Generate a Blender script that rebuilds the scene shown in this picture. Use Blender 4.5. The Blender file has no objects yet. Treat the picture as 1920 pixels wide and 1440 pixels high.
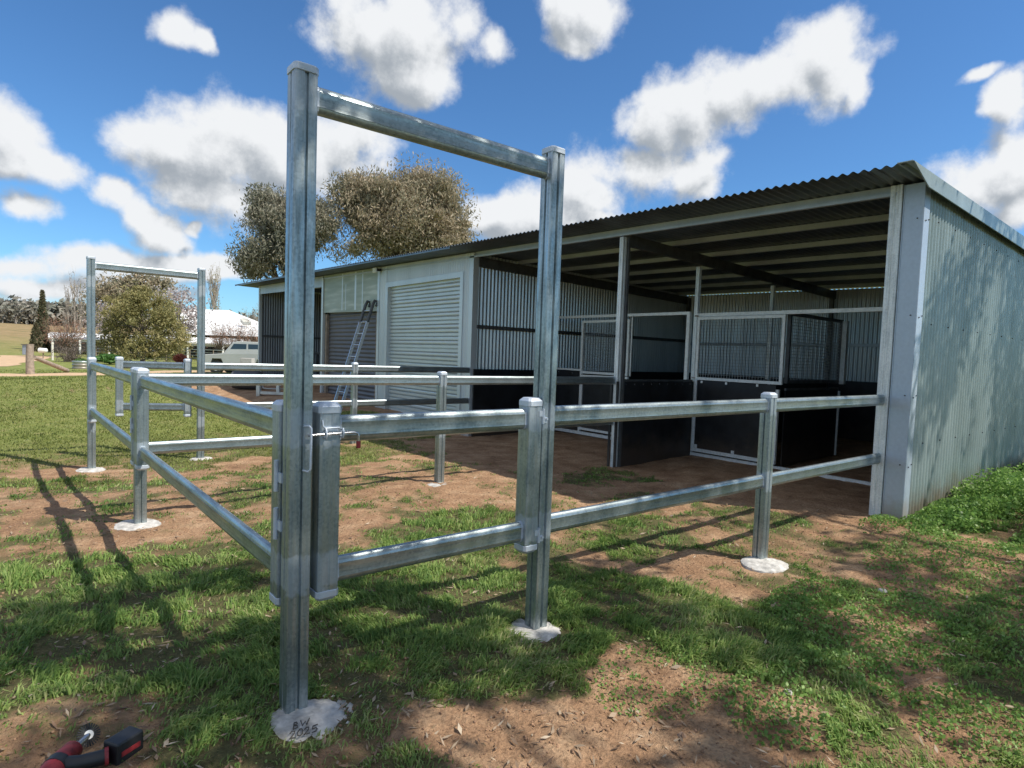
import bpy, math, random
import numpy as np
from mathutils import Vector, noise as mnoise
random.seed(7); RNG = np.random.default_rng(7)
scene = bpy.context.scene
COL = scene.collection
pi = math.pi

# ---------------------------------------------------------------- camera frame (measured from the photograph)
CF = np.array([0.63113532, 0.77364769, -0.05601294]); CR = np.array([0.77562991, -0.63021175, 0.03509125])
CU = np.array([0.00815175, 0.06559263, 0.99781319]); CO = np.array([-0.87692617, -2.47769102, 1.51666118])
FPX = 1145.634; PX, PY = 8.877, 10.181
def ray(u, v):
    return CF + CR*((u-PX-960)/FPX) - CU*((v-PY-720)/FPX)
def on(u, v, ax, val):
    d = ray(u, v); t = (val-CO[ax])/d[ax]; return CO+t*d
def at(u, v, depth):
    return CO + ray(u, v)*depth

# ---------------------------------------------------------------- tagging
def tag(o, label=None, cat=None, group=None, kind=None):
    if label: o['label'] = label
    if cat: o['category'] = cat
    if group: o['group'] = group
    if kind: o['kind'] = kind
    return o
def thing(name, loc, label, cat, group=None):
    o = bpy.data.objects.new(name, None); COL.objects.link(o); o.location = loc
    o.empty_display_size = 0.1
    tag(o, label, cat, group); o['_w'] = list(map(float, loc)); return o

class MB:
    def __init__(s): s.v = []; s.f = []
    def box(s, x0, x1, y0, y1, z0, z1):
        b = len(s.v)
        s.v += [(x0,y0,z0),(x1,y0,z0),(x1,y1,z0),(x0,y1,z0),(x0,y0,z1),(x1,y0,z1),(x1,y1,z1),(x0,y1,z1)]
        s.f += [(b,b+3,b+2,b+1),(b+4,b+5,b+6,b+7),(b,b+1,b+5,b+4),(b+1,b+2,b+6,b+5),(b+2,b+3,b+7,b+6),(b+3,b,b+4,b+7)]
        return s
    def hexa(s, p):   # 8 points like box order
        b = len(s.v); s.v += [tuple(q) for q in p]
        s.f += [(b,b+3,b+2,b+1),(b+4,b+5,b+6,b+7),(b,b+1,b+5,b+4),(b+1,b+2,b+6,b+5),(b+2,b+3,b+7,b+6),(b+3,b,b+4,b+7)]
        return s
    def sweep(s, prof, p0, p1, side, cap=True):
        # prof: list (a,b); a along 'side', b along the third axis
        p0 = Vector(p0); p1 = Vector(p1); d = (p1-p0).normalized(); sd = Vector(side); sd = (sd-d*sd.dot(d)).normalized()
        up = d.cross(sd) 
        n = len(prof); b = len(s.v)
        for p in (p0, p1):
            for a, c in prof: s.v.append(tuple(p+sd*a+up*c))
        for i in range(n):
            j = (i+1) % n; s.f.append((b+i, b+j, b+n+j, b+n+i))
        if cap: s.f.append(tuple(b+n-1-i for i in range(n))); s.f.append(tuple(b+n+i for i in range(n)))
        return s
    def tube(s, pts, rad, n=8, cap=True):
        pts = [Vector(p) for p in pts]; m = len(pts); b = len(s.v)
        if not hasattr(rad, '__len__'): rad = [rad]*m
        prev = None
        for i, p in enumerate(pts):
            d = (pts[min(i+1, m-1)]-pts[max(i-1, 0)]).normalized()
            if prev is None:
                a = Vector((0,0,1)) if abs(d.z) < .9 else Vector((1,0,0))
                u = d.cross(a).normalized()
            else:
                u = (prev-d*prev.dot(d)).normalized()
            prev = u; w = d.cross(u)
            for k in range(n):
                t = 2*pi*k/n; s.v.append(tuple(p+u*math.cos(t)*rad[i]+w*math.sin(t)*rad[i]))
        for i in range(m-1):
            for k in range(n):
                k2 = (k+1) % n; s.f.append((b+i*n+k, b+i*n+k2, b+(i+1)*n+k2, b+(i+1)*n+k))
        if cap:
            s.f.append(tuple(b+n-1-k for k in range(n))); s.f.append(tuple(b+(m-1)*n+k for k in range(n)))
        return s
    def build(s, name, mat, parent=None, smooth=None, bevel=0, label=None):
        off = Vector(parent_world(parent)) if parent else Vector((0,0,0))
        me = bpy.data.meshes.new(name)
        me.from_pydata([tuple(Vector(v)-off) for v in s.v], [], s.f); me.update()
        if mat: me.materials.append(mat)
        o = bpy.data.objects.new(name, me); COL.objects.link(o)
        if smooth:
            me.shade_smooth(); me.set_sharp_from_angle(angle=math.radians(smooth))
        if parent is not None: o.parent = parent
        o['_w'] = list(map(float, off))
        if bevel:
            m = o.modifiers.new('bevel', 'BEVEL'); m.width = bevel; m.segments = 2; m.limit_method = 'ANGLE'
        if label: o['label'] = label
        return o
def parent_world(p): return p['_w'] if p is not None else (0,0,0)

def np_mesh(name, verts, faces_flat, sizes, mat, parent=None):
    """fast mesh from numpy; sizes: loop total for every face"""
    off = np.array(parent_world(parent)) if parent else np.zeros(3)
    me = bpy.data.meshes.new(name)
    nv = len(verts); nf = len(sizes)
    me.vertices.add(nv); me.vertices.foreach_set('co', (verts-off).astype(np.float32).ravel())
    me.loops.add(len(faces_flat)); me.loops.foreach_set('vertex_index', faces_flat.astype(np.int32))
    me.polygons.add(nf)
    st = np.concatenate([[0], np.cumsum(sizes)[:-1]]).astype(np.int32)
    me.polygons.foreach_set('loop_start', st); me.polygons.foreach_set('loop_total', np.array(sizes, dtype=np.int32))
    me.update(calc_edges=True)
    if mat: me.materials.append(mat)
    o = bpy.data.objects.new(name, me); COL.objects.link(o)
    if parent is not None: o.parent = parent
    o['_w'] = [float(q) for q in off]
    return o

# ---------------------------------------------------------------- materials
def newmat(name):
    m = bpy.data.materials.new(name); m.use_nodes = True
    nt = m.node_tree; b = nt.nodes['Principled BSDF']; return m, nt, b
def N(nt, t, **k):
    n = nt.nodes.new(t)
    for a, v in k.items():
        if hasattr(n, a) and a not in n.inputs: setattr(n, a, v)
        else: n.inputs[a].default_value = v
    return n
def ramp(nt, src, stops):
    r = nt.nodes.new('ShaderNodeValToRGB'); e = r.color_ramp.elements
    while len(e) < len(stops): e.new(.5)
    for q, (p, c) in zip(e, stops): q.position = p; q.color = (*c, 1) if len(c) == 3 else c
    nt.links.new(src, r.inputs[0]); return r
def coords(nt, kind='Object', scale=(1,1,1)):
    t = nt.nodes.new('ShaderNodeTexCoord'); m = nt.nodes.new('ShaderNodeMapping'); m.inputs['Scale'].default_value = scale
    nt.links.new(t.outputs[kind], m.inputs[0]); return m.outputs[0]
def bump(nt, b, h, strength, dist=.01):
    n = nt.nodes.new('ShaderNodeBump'); n.inputs['Strength'].default_value = strength; n.inputs['Distance'].default_value = dist
    nt.links.new(h, n.inputs['Height']); nt.links.new(n.outputs[0], b.inputs['Normal'])

def galv(name, scale, lo=(.21,.255,.27), hi=(.42,.48,.50), metal=.85, rough=(.26,.50), b_=.12):
    m, nt, b = newmat(name)
    c = coords(nt, 'Object', scale)
    n1 = N(nt, 'ShaderNodeTexNoise', Scale=1.0, Detail=6, Roughness=.65); nt.links.new(c, n1.inputs['Vector'])
    c2 = coords(nt, 'Object', (1,1,1))
    v = N(nt, 'ShaderNodeTexVoronoi', Scale=90); nt.links.new(c2, v.inputs['Vector'])
    n2 = N(nt, 'ShaderNodeTexNoise', Scale=5, Detail=4); nt.links.new(c2, n2.inputs['Vector'])
    mx = N(nt, 'ShaderNodeMath', operation='MULTIPLY_ADD'); nt.links.new(v.outputs['Color'], mx.inputs[0]); mx.inputs[1].default_value = .22; nt.links.new(n1.outputs[0], mx.inputs[2])
    ad = N(nt, 'ShaderNodeMath', operation='MULTIPLY_ADD'); nt.links.new(n2.outputs[0], ad.inputs[0]); ad.inputs[1].default_value = .5; nt.links.new(mx.outputs[0], ad.inputs[2])
    r = ramp(nt, ad.outputs[0], [(.62, lo), (.98, hi)])
    nt.links.new(r.outputs[0], b.inputs['Base Color'])
    mr = N(nt, 'ShaderNodeMapRange'); nt.links.new(n1.outputs[0], mr.inputs[0])
    mr.inputs['From Min'].default_value = .3; mr.inputs['From Max'].default_value = .7; mr.inputs['To Min'].default_value = rough[1]; mr.inputs['To Max'].default_value = rough[0]
    nt.links.new(mr.outputs[0], b.inputs['Roughness']); b.inputs['Metallic'].default_value = metal
    bump(nt, b, n1.outputs[0], b_, .004)
    return m
GX = galv('galvanised_x', (3,45,60)); GY = galv('galvanised_y', (45,3,60)); GZ = galv('galvanised_z', (50,50,3))
def zinc_paint_bands(m):
    nt = m.node_tree; b = nt.nodes['Principled BSDF']; L = nt.links
    t = nt.nodes.new('ShaderNodeTexCoord'); sp = nt.nodes.new('ShaderNodeSeparateXYZ'); L.new(t.outputs['Object'], sp.inputs[0])
    nz = N(nt, 'ShaderNodeTexNoise', Scale=22, Detail=2); L.new(t.outputs['Object'], nz.inputs['Vector'])
    parts = []
    for z in (1.19, .59, 2.51):
        a = N(nt, 'ShaderNodeMath', operation='SUBTRACT'); L.new(sp.outputs[2], a.inputs[0]); a.inputs[1].default_value = z
        c = N(nt, 'ShaderNodeMath', operation='ABSOLUTE'); L.new(a.outputs[0], c.inputs[0]); parts.append(c.outputs[0])
    q = N(nt, 'ShaderNodeMath', operation='MINIMUM'); L.new(parts[0], q.inputs[0]); L.new(parts[1], q.inputs[1])
    q2 = N(nt, 'ShaderNodeMath', operation='MINIMUM'); L.new(q.outputs[0], q2.inputs[0]); L.new(parts[2], q2.inputs[1])
    w = N(nt, 'ShaderNodeMath', operation='MULTIPLY_ADD'); L.new(nz.outputs[0], w.inputs[0]); w.inputs[1].default_value = .10; L.new(q2.outputs[0], w.inputs[2])
    mr = N(nt, 'ShaderNodeMapRange', interpolation_type='SMOOTHSTEP'); L.new(w.outputs[0], mr.inputs[0])
    for k_, v_ in (('From Min', .118), ('From Max', .132), ('To Min', .38), ('To Max', 0.)): mr.inputs[k_].default_value = v_
    src = b.inputs['Base Color'].links[0].from_socket
    mx = N(nt, 'ShaderNodeMix', data_type='RGBA'); L.new(mr.outputs[0], mx.inputs[0]); L.new(src, mx.inputs[6]); mx.inputs[7].default_value = (.50,.56,.64,1); L.new(mx.outputs[2], b.inputs['Base Color'])
    rs = b.inputs['Roughness'].links[0].from_socket
    m2 = N(nt, 'ShaderNodeMix', data_type='FLOAT'); L.new(mr.outputs[0], m2.inputs[0]); L.new(rs, m2.inputs[2]); m2.inputs[3].default_value = .6; L.new(m2.outputs[0], b.inputs['Roughness'])
    m3 = N(nt, 'ShaderNodeMapRange'); L.new(mr.outputs[0], m3.inputs[0]); m3.inputs['To Min'].default_value = b.inputs['Metallic'].default_value; m3.inputs['To Max'].default_value = .35; L.new(m3.outputs[0], b.inputs['Metallic'])
zinc_paint_bands(GZ)
WELD = galv('zinc_paint', (12,12,12), (.50,.56,.64), (.62,.68,.76), .45, (.4,.6), .05)
FRAME = galv('galvanised_frame', (20,20,20), (.66,.69,.68), (.84,.86,.85), .12, (.4,.6), .05)
POSTW = galv('galvanised_post_pale', (50,50,3), (.48,.53,.55), (.80,.84,.85), .25, (.35,.55), .05)
DARKSTEEL = galv('dark_shaded_steel', (6,6,6), (.07,.075,.08), (.12,.125,.13), .3, (.45,.65), .05)  # dark steel; rafters take it with unlit-side shade in the colour

def plain(name, col, rough=.6, metal=0, var=.15, sc=8, bmp=.0, spec=.5):
    m, nt, b = newmat(name)
    n = N(nt, 'ShaderNodeTexNoise', Scale=sc, Detail=5); nt.links.new(coords(nt), n.inputs['Vector'])
    r = ramp(nt, n.outputs[0], [(.3, tuple(c*(1-var) for c in col)), (.7, tuple(min(1, c*(1+var)) for c in col))])
    nt.links.new(r.outputs[0], b.inputs['Base Color']); b.inputs['Roughness'].default_value = rough; b.inputs['Metallic'].default_value = metal
    b.inputs['Specular IOR Level'].default_value = spec
    if bmp: bump(nt, b, n.outputs[0], bmp, .01)
    return m
def zinc_sheet(name, lo, hi, metal=.5, rough=.4):
    m, nt, b = newmat(name)
    n = N(nt, 'ShaderNodeTexNoise', Scale=1.0, Detail=6, Roughness=.6); nt.links.new(coords(nt, 'Object', (2.5,2.5,.5)), n.inputs['Vector'])
    n2 = N(nt, 'ShaderNodeTexNoise', Scale=60, Detail=3); nt.links.new(coords(nt, 'Object'), n2.inputs['Vector'])
    mx = N(nt, 'ShaderNodeMath', operation='MULTIPLY_ADD'); nt.links.new(n2.outputs[0], mx.inputs[0]); mx.inputs[1].default_value = .35; nt.links.new(n.outputs[0], mx.inputs[2])
    r = ramp(nt, mx.outputs[0], [(.45, lo), (.85, hi)]); nt.links.new(r.outputs[0], b.inputs['Base Color'])
    b.inputs['Metallic'].default_value = metal; b.inputs['Roughness'].default_value = rough
    bump(nt, b, n2.outputs[0], .04, .003)
    return m
SHEET = zinc_sheet('zincalume_sheet', (.27,.335,.33), (.43,.51,.505), .45, .38)
SHEET_IN = zinc_sheet('zincalume_inner', (.46,.50,.53), (.64,.68,.71), .65, .30)
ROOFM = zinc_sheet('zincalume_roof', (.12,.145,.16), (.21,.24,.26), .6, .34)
FRONT = zinc_sheet('zincalume_front', (.56,.61,.63), (.68,.73,.75), .35, .42)
PURLIN = zinc_sheet('galv_purlin', (.38,.43,.48), (.52,.57,.63), .35, .45)
SHEET_DK = zinc_sheet('zincalume_inner_shaded', (.17,.18,.20), (.27,.285,.30), .4, .45)  # darker copy of the inner sheet, left bay's shade put into the colour
SCREW = plain('screw_head', (.08,.08,.09), .5, .5)
BLACK = plain('black_rubber', (.010,.011,.014), .5, 0, .6, 5, .12)
def splash(m, top, col, amt=.8):
    """dried mud splashed up the foot of a sheet"""
    nt = m.node_tree; b = nt.nodes['Principled BSDF']; L = nt.links
    g = nt.nodes.new('ShaderNodeNewGeometry'); sp = nt.nodes.new('ShaderNodeSeparateXYZ'); L.new(g.outputs['Position'], sp.inputs[0])
    n = N(nt, 'ShaderNodeTexNoise', Scale=5, Detail=7, Roughness=.7); L.new(g.outputs['Position'], n.inputs['Vector'])
    a = N(nt, 'ShaderNodeMath', operation='MULTIPLY_ADD'); L.new(n.outputs[0], a.inputs[0]); a.inputs[1].default_value = -top*2.2; L.new(sp.outputs[2], a.inputs[2])
    mr = N(nt, 'ShaderNodeMapRange', interpolation_type='SMOOTHSTEP'); L.new(a.outputs[0], mr.inputs[0])
    for k_, v_ in (('From Min', -top*1.1), ('From Max', top*.15), ('To Min', amt), ('To Max', 0.)): mr.inputs[k_].default_value = v_
    src = b.inputs['Base Color'].links[0].from_socket
    mx = N(nt, 'ShaderNodeMix', data_type='RGBA'); L.new(mr.outputs[0], mx.inputs[0]); L.new(src, mx.inputs[6]); mx.inputs[7].default_value = (*col, 1); L.new(mx.outputs[2], b.inputs['Base Color'])
splash(SHEET, .30, (.30,.22,.16), .7); splash(BLACK, .35, (.10,.07,.05), .5); splash(SHEET_IN, .3, (.25,.18,.13), .5); splash(FRONT, .3, (.38,.30,.24), .6)
DOORW = plain('roller_pale', (.60,.64,.64), .38, .35, .06, 2)
DOORD = plain('roller_dark', (.115,.115,.128), .5, .1, .12, 2)
FIBRE = None
CONC = plain('concrete', (.46,.445,.42), .95, 0, .38, 24, .9)
CONCD = plain('concrete_scratch', (.09,.08,.07), .95, 0, .2, 30)
FLASH = plain('blue_grey_flashing', (.44,.52,.62), .42, .35, .05, 30, .02); splash(FLASH, .2, (.30,.22,.16), .6)
WIRE = plain('mesh_wire', (.05,.055,.06), .5, .5, .1, 20)
MESHW = plain('galv_wire', (.42,.45,.46), .45, .5, .1, 20)
BARK = plain('bark', (.14,.115,.095), .9, 0, .35, 6, .5)
BARKP = plain('pale_bark', (.34,.30,.26), .9, 0, .3, 6, .4)
WHITE = plain('white_paint', (.80,.80,.78), .45, 0, .04, 3)
RED = plain('red_plastic', (.26,.025,.03), .5, 0, .5, 40)
BLKPL = plain('black_plastic', (.02,.021,.024), .45, 0, .2, 30)
CHROME = plain('bright_steel', (.6,.6,.62), .25, .9, .08, 30)
WOODM = plain('weathered_timber', (.30,.24,.19), .9, 0, .3, 8, .5)
GLASS = plain('dark_glass', (.04,.06,.08), .08, .1, .1, 2)
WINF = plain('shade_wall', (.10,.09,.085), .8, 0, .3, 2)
CREAM = plain('cream_paint', (.72,.70,.62), .45, 0, .04, 3)

def leafmat(name, cols, trans=.38, sc=.35, rough=.55):
    m, nt, b = newmat(name)
    g = nt.nodes.new('ShaderNodeNewGeometry')
    n = N(nt, 'ShaderNodeTexNoise', Scale=sc, Detail=3); nt.links.new(coords(nt, 'Object'), n.inputs['Vector'])
    mx = N(nt, 'ShaderNodeMath', operation='MULTIPLY_ADD'); nt.links.new(g.outputs['Random Per Island'], mx.inputs[0]); mx.inputs[1].default_value = .55
    sb = N(nt, 'ShaderNodeMath', operation='SUBTRACT'); nt.links.new(n.outputs[0], sb.inputs[0]); sb.inputs[1].default_value = .28; nt.links.new(sb.outputs[0], mx.inputs[2])
    k = len(cols)
    r = ramp(nt, mx.outputs[0], [(.05+.9*i/(k-1), c) for i, c in enumerate(cols)])
    nt.links.new(r.outputs[0], b.inputs['Base Color']); b.inputs['Roughness'].default_value = rough; b.inputs['Specular IOR Level'].default_value = .3
    t = nt.nodes.new('ShaderNodeBsdfTranslucent'); nt.links.new(r.outputs[0], t.inputs[0])
    s = nt.nodes.new('ShaderNodeMixShader'); s.inputs[0].default_value = trans
    nt.links.new(b.outputs[0], s.inputs[1]); nt.links.new(t.outputs[0], s.inputs[2])
    nt.links.new(s.outputs[0], nt.nodes['Material Output'].inputs[0])
    return m
LF_GUM = leafmat('gum_leaves', [(.15,.155,.10), (.25,.24,.16), (.36,.31,.21), (.46,.37,.26), (.54,.46,.35)])
LF_GUM2 = leafmat('gum_leaves_grey', [(.14,.155,.12), (.22,.225,.17), (.32,.30,.23), (.44,.38,.30)])
LF_BUSH = leafmat('bush_leaves', [(.18,.18,.07), (.28,.265,.11), (.38,.335,.15), (.48,.38,.20)])
LF_CYP = leafmat('cypress_leaves', [(.08,.09,.055), (.13,.135,.075), (.20,.17,.10), (.26,.17,.13)])
LF_BLOS = leafmat('blossom', [(.28,.23,.22), (.42,.36,.35), (.58,.51,.50), (.74,.68,.67)])
LF_TWIG = leafmat('red_twigs', [(.22,.12,.09), (.30,.17,.12), (.40,.24,.17), (.45,.30,.22)])
LF_BRN = leafmat('brown_twigs', [(.15,.12,.10), (.22,.18,.15), (.30,.25,.21)])
LF_WOOD = leafmat('woodland', [(.13,.14,.11), (.19,.19,.155), (.26,.24,.20), (.32,.28,.24)], .1, .08)  # distance haze is painted into these paler leaf colours
LF_RED = leafmat('red_shrub', [(.3,.06,.04), (.45,.12,.08), (.5,.22,.14)])
LF_GRN = leafmat('green_plant', [(.05,.12,.03), (.09,.2,.05), (.16,.28,.08)])
LF_GRASS = leafmat('grass_blades', [(.08,.155,.04), (.14,.245,.06), (.225,.34,.085), (.35,.44,.14), (.54,.48,.27)], .45, 1.3, .5)
LF_LAWN = leafmat('lawn_blades', [(.165,.205,.055), (.20,.24,.065), (.25,.275,.08), (.33,.32,.12)], .35, .5, .5)
LF_WEED = leafmat('weed_leaves', [(.09,.18,.045), (.15,.28,.065), (.25,.40,.10), (.40,.52,.20)], .42, 1.5, .45)
LF_STRAW = leafmat('dry_straw', [(.25,.18,.10), (.38,.29,.17), (.48,.40,.26)], .2, 3, .7)

# ---------------------------------------------------------------- terrain
CTRL = np.array([(0,0,0),(1.34,0,0),(3.72,0,-.05),(-.065,3.68,-.08),(-.13,7.44,-.22),(1.2,7.44,-.18),(2.99,3.68,-.04),(6,0,0),(5.9,3.6,-.1),
 (6,7.4,-.12),(7.8,3.4,-.05),(6,11,.1),(6,15,.22),(6,21,.42),(11,-.3,0),(13,8,0),(13,21,.4),(0,35,-.22),(-20,40,-.3),(8.7,35,-.12),(-1,-2,0),(3,-3,0),(-6,4,-.1),(-4,15,-.25),(2,14,-.1),(8,0,-.04),(8,6,-.05),(-6,-6,0),(12,-10,.1)])
def gh_arr(x, y, fine=True):
    x = np.asarray(x, float); y = np.asarray(y, float)
    num = np.zeros_like(x); den = np.full_like(x, 1e-9)
    for cx, cy, cz in CTRL:
        s = 1/(((x-cx)**2+(y-cy)**2)+.35)**1.6; num += cz*s; den += s
    z = num/den
    r = np.hypot(x-CO[0], y-CO[1])
    t = np.clip((r-55)/190, 0, 1); hill = 9.5*t*t*(3-2*t)
    hill = hill*(.75+.25*np.sin(x*.013+1.)*np.cos(y*.011))
    t2 = np.clip((r-240)/400, 0, 1); hill = hill+7*t2
    z = z*np.clip(1-(r-60)/100, 0, 1)+hill-.15*np.clip((r-60)/100, 0, 1)
    return z
def gh(x, y): return float(gh_arr(np.array([x]), np.array([y]))[0])

def poly_px(pts, z=0.):
    return np.array([on(u, v, 2, z)[:2] for u, v in pts])
# ground cover map: polygons of bare earth (-) and thick grass (+), measured on the ground plane
DIRT = [poly_px(p) for p in (
 [(720,1440),(760,1370),(860,1345),(980,1300),(1120,1275),(1190,1215),(1290,1225),(1400,1270),(1490,1320),(1540,1400),(1560,1440)],
 [(520,985),(640,900),(700,850),(860,820),(1130,860),(1240,900),(1300,950),(1130,960),(1020,955),(900,945),(760,965),(640,1010),(560,1020)],
 [(0,880),(170,905),(330,925),(520,900),(520,960),(330,990),(180,1010),(80,1020),(0,1010)],
 [(140,905),(140,850),(280,850),(420,830),(560,835),(700,850),(640,930),(500,960),(280,960)],
 [(1060,1020),(1180,1050),(1270,1020),(1400,1050),(1550,1075),(1560,1110),(1420,1115),(1300,1085),(1180,1065),(1080,1050)],
 [(1560,1150),(1640,1120),(1760,1150),(1800,1220),(1740,1290),(1660,1270),(1600,1230)],
 [(0,860),(90,850),(160,830),(190,845),(120,868),(0,880)],
 [(330,1350),(370,1300),(430,1300),(460,1330),(400,1355)],
 [(0,1440),(0,1400),(60,1385),(130,1375),(150,1400),(100,1440)],
 [(780,1210),(800,1170),(860,1170),(880,1200),(830,1225)],
 [(840,1130),(900,1140),(960,1165),(900,1175)],
 [(1690,1330),(1780,1300),(1880,1360),(1900,1420),(1780,1400)],
)]
DIRT.append(np.array([(6.2,10),(3.4,12),(2.8,16),(3.2,22),(6.2,24)]))
DIRT.append(np.array([(5.3,-.5),(5.0,2),(4.4,3.5),(4.4,7.2),(5.6,7.4),(5.5,14),(4.6,16),(5,22),(14,22),(14,-.1),(6.2,-.1)]))
GRASSP = [poly_px(p) for p in (
 [(0,1330),(330,1280),(520,1300),(560,1440),(0,1440)],
 [(380,1260),(540,1060),(700,1030),(780,955),(880,950),(980,985),(1060,1050),(1240,1070),(1400,1150),(1480,1230),(1400,1290),(1240,1240),(1120,1250),(960,1290),(800,1330),(660,1380),(560,1440),(250,1440)],
 [(0,1040),(200,1020),(400,1040),(520,1060),(520,1250),(300,1290),(0,1350)],
 [(1500,1280),(1560,1250),(1640,1280),(1700,1350),(1640,1380),(1560,1340)],
 [(1100,1010),(1150,990),(1230,1010),(1230,1035),(1130,1040)],
 [(1050,870),(1130,860),(1230,870),(1240,890),(1120,905),(1060,895)],
)]
def inpoly(P, x, y):
    c = np.zeros(x.shape, bool); n = len(P); j = n-1
    for i in range(n):
        xi, yi = P[i]; xj, yj = P[j]
        if yi != yj:
            k = ((yi > y) != (yj > y)) & (x < (xj-xi)*(y-yi)/(yj-yi)+xi); c ^= k
        j = i
    return c
def vnoise(x, y, s, seed=0):
    """value noise on arrays"""
    x = x*s+seed*17.3; y = y*s+seed*9.1
    xi = np.floor(x).astype(np.int64); yi = np.floor(y).astype(np.int64); fx = x-xi; fy = y-yi
    fx = fx*fx*(3-2*fx); fy = fy*fy*(3-2*fy)
    def h(a, b):
        q = (a*374761393+b*668265263+seed*2246822519) & 0xffffffff; q = ((q ^ (q >> 13))*1274126177) & 0xffffffff
        return ((q ^ (q >> 16)) & 0xffff)/65535.
    return (h(xi,yi)*(1-fx)+h(xi+1,yi)*fx)*(1-fy)+(h(xi,yi+1)*(1-fx)+h(xi+1,yi+1)*fx)*fy
def fbm(x, y, s, seed=0, o=4):
    t = 0; a = .5; n = 0
    for k in range(o): t = t+a*vnoise(x, y, s*2**k, seed+k); n += a; a *= .5
    return t/n
def grass_map(x, y):
    r = np.hypot(x-CO[0], y-CO[1])
    wx = x+(fbm(x, y, 1.8, 3)-.5)*.5; wy = y+(fbm(x, y, 1.8, 8)-.5)*.5
    g = np.full(x.shape, .58)
    # the wide lawn to the left of the yards
    lawn = (y > 8.6) | (x < -1.1)
    g = np.where(lawn & (y > 2.5), .80, g)
    for i, P in enumerate(DIRT): g = np.where(inpoly(P, wx, wy), (.12,.37,.40,.46,.32,.28,.42,.38,.66,.3,.3,.3,.05,.02)[min(i,13)], g)
    for i, P in enumerate(GRASSP): g = np.where(inpoly(P, wx, wy), (.66,.80,.80,.80,.85,.56)[i], g)
    g = np.where(inpoly(DIRT[0], wx, wy), .14, g)
    g = g+(fbm(x, y, 1.9, 21)-.5)*.85+(fbm(x, y, 9, 31)-.5)*.45
    g = np.where(r > 60, .6+(fbm(x, y, .03, 5)-.5)*1.2, g)
    inside = (x > 5.9) & (x < 13.2) & (y > -.1) & (y < 21.5)
    g = np.where(inside, g*.15, g)
    return np.clip(g, 0, 1)
def bumps(x, y):
    r = np.hypot(x-CO[0], y-CO[1]); a = np.clip(1-r/25, 0, 1)
    return a*((fbm(x, y, .9, 41)-.5)*.09+(fbm(x, y, 5, 51, 4)-.5)*.05+(fbm(x, y, 20, 61, 2)-.5)*.020)
def axis_coords(a, b, step, lo, hi):
    c = list(np.arange(a, b, step)); s = step; q = b
    while q < hi: c.append(q); s *= 1.13; q += s
    c.append(hi); s = step; q = a-step
    L = []
    while q > lo: L.append(q); s *= 1.13; q -= s
    L.append(lo); return np.array(L[::-1]+c)
def ground_material():
    m, nt, b = newmat('ground_soil_and_turf')
    L = nt.links
    a = nt.nodes.new('ShaderNodeAttribute'); a.attribute_name = 'turf'
    c = coords(nt, 'Object')
    n1 = N(nt, 'ShaderNodeTexNoise', Scale=3.0, Detail=8, Roughness=.7); L.new(c, n1.inputs['Vector'])
    n2 = N(nt, 'ShaderNodeTexNoise', Scale=45, Detail=6, Roughness=.7); L.new(c, n2.inputs['Vector'])
    n3 = N(nt, 'ShaderNodeTexNoise', Scale=.5, Detail=4); L.new(c, n3.inputs['Vector'])
    soil = ramp(nt, n1.outputs[0], [(.3,(.24,.14,.08)), (.5,(.40,.245,.145)), (.72,(.57,.395,.25))])
    far = ramp(nt, n3.outputs[0], [(.35,(.34,.24,.13)), (.55,(.27,.20,.10)), (.7,(.15,.15,.06))])
    turf = ramp(nt, n2.outputs[0], [(.3,(.07,.065,.03)), (.55,(.13,.125,.055)), (.75,(.26,.19,.10))])
    s2 = N(nt, 'ShaderNodeMix', data_type='RGBA', blend_type='MULTIPLY'); s2.inputs[0].default_value = .8
    L.new(soil.outputs[0], s2.inputs[6]); r2 = ramp(nt, n2.outputs[0], [(.32,(.38,.36,.34)), (.5,(.95,.95,.95)), (.72,(1.35,1.3,1.25))]); L.new(r2.outputs[0], s2.inputs[7])
    f = N(nt, 'ShaderNodeMath', operation='MULTIPLY_ADD'); L.new(n2.outputs[0], f.inputs[0]); f.inputs[1].default_value = .7
    o = N(nt, 'ShaderNodeMath', operation='ADD'); L.new(a.outputs['Fac'], o.inputs[0]); o.inputs[1].default_value = -.35; L.new(o.outputs[0], f.inputs[2])
    mr = N(nt, 'ShaderNodeMapRange', interpolation_type='SMOOTHSTEP'); L.new(f.outputs[0], mr.inputs[0]); mr.inputs['From Min'].default_value = .35; mr.inputs['From Max'].default_value = .62
    mx = N(nt, 'ShaderNodeMix', data_type='RGBA'); L.new(mr.outputs[0], mx.inputs[0]); L.new(s2.outputs[2], mx.inputs[6]); L.new(turf.outputs[0], mx.inputs[7])
    at2 = nt.nodes.new('ShaderNodeAttribute'); at2.attribute_name = 'paddock'
    m2 = N(nt, 'ShaderNodeMix', data_type='RGBA'); L.new(at2.outputs['Fac'], m2.inputs[0]); L.new(mx.outputs[2], m2.inputs[6])
    # open lawn and paddock colour
    lw = ramp(nt, n1.outputs[0], [(.3,(.14,.175,.045)), (.5,(.20,.23,.065)), (.68,(.33,.30,.13))])
    at3 = nt.nodes.new('ShaderNodeAttribute'); at3.attribute_name = 'far'
    m3 = N(nt, 'ShaderNodeMix', data_type='RGBA'); L.new(at3.outputs['Fac'], m3.inputs[0]); L.new(lw.outputs[0], m3.inputs[6]); L.new(far.outputs[0], m3.inputs[7])
    L.new(m3.outputs[2], m2.inputs[7])
    L.new(m2.outputs[2], b.inputs['Base Color']); b.inputs['Roughness'].default_value = .95; b.inputs['Specular IOR Level'].default_value = .15
    bump(nt, b, n2.outputs[0], .9, .03)
    return m
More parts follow.
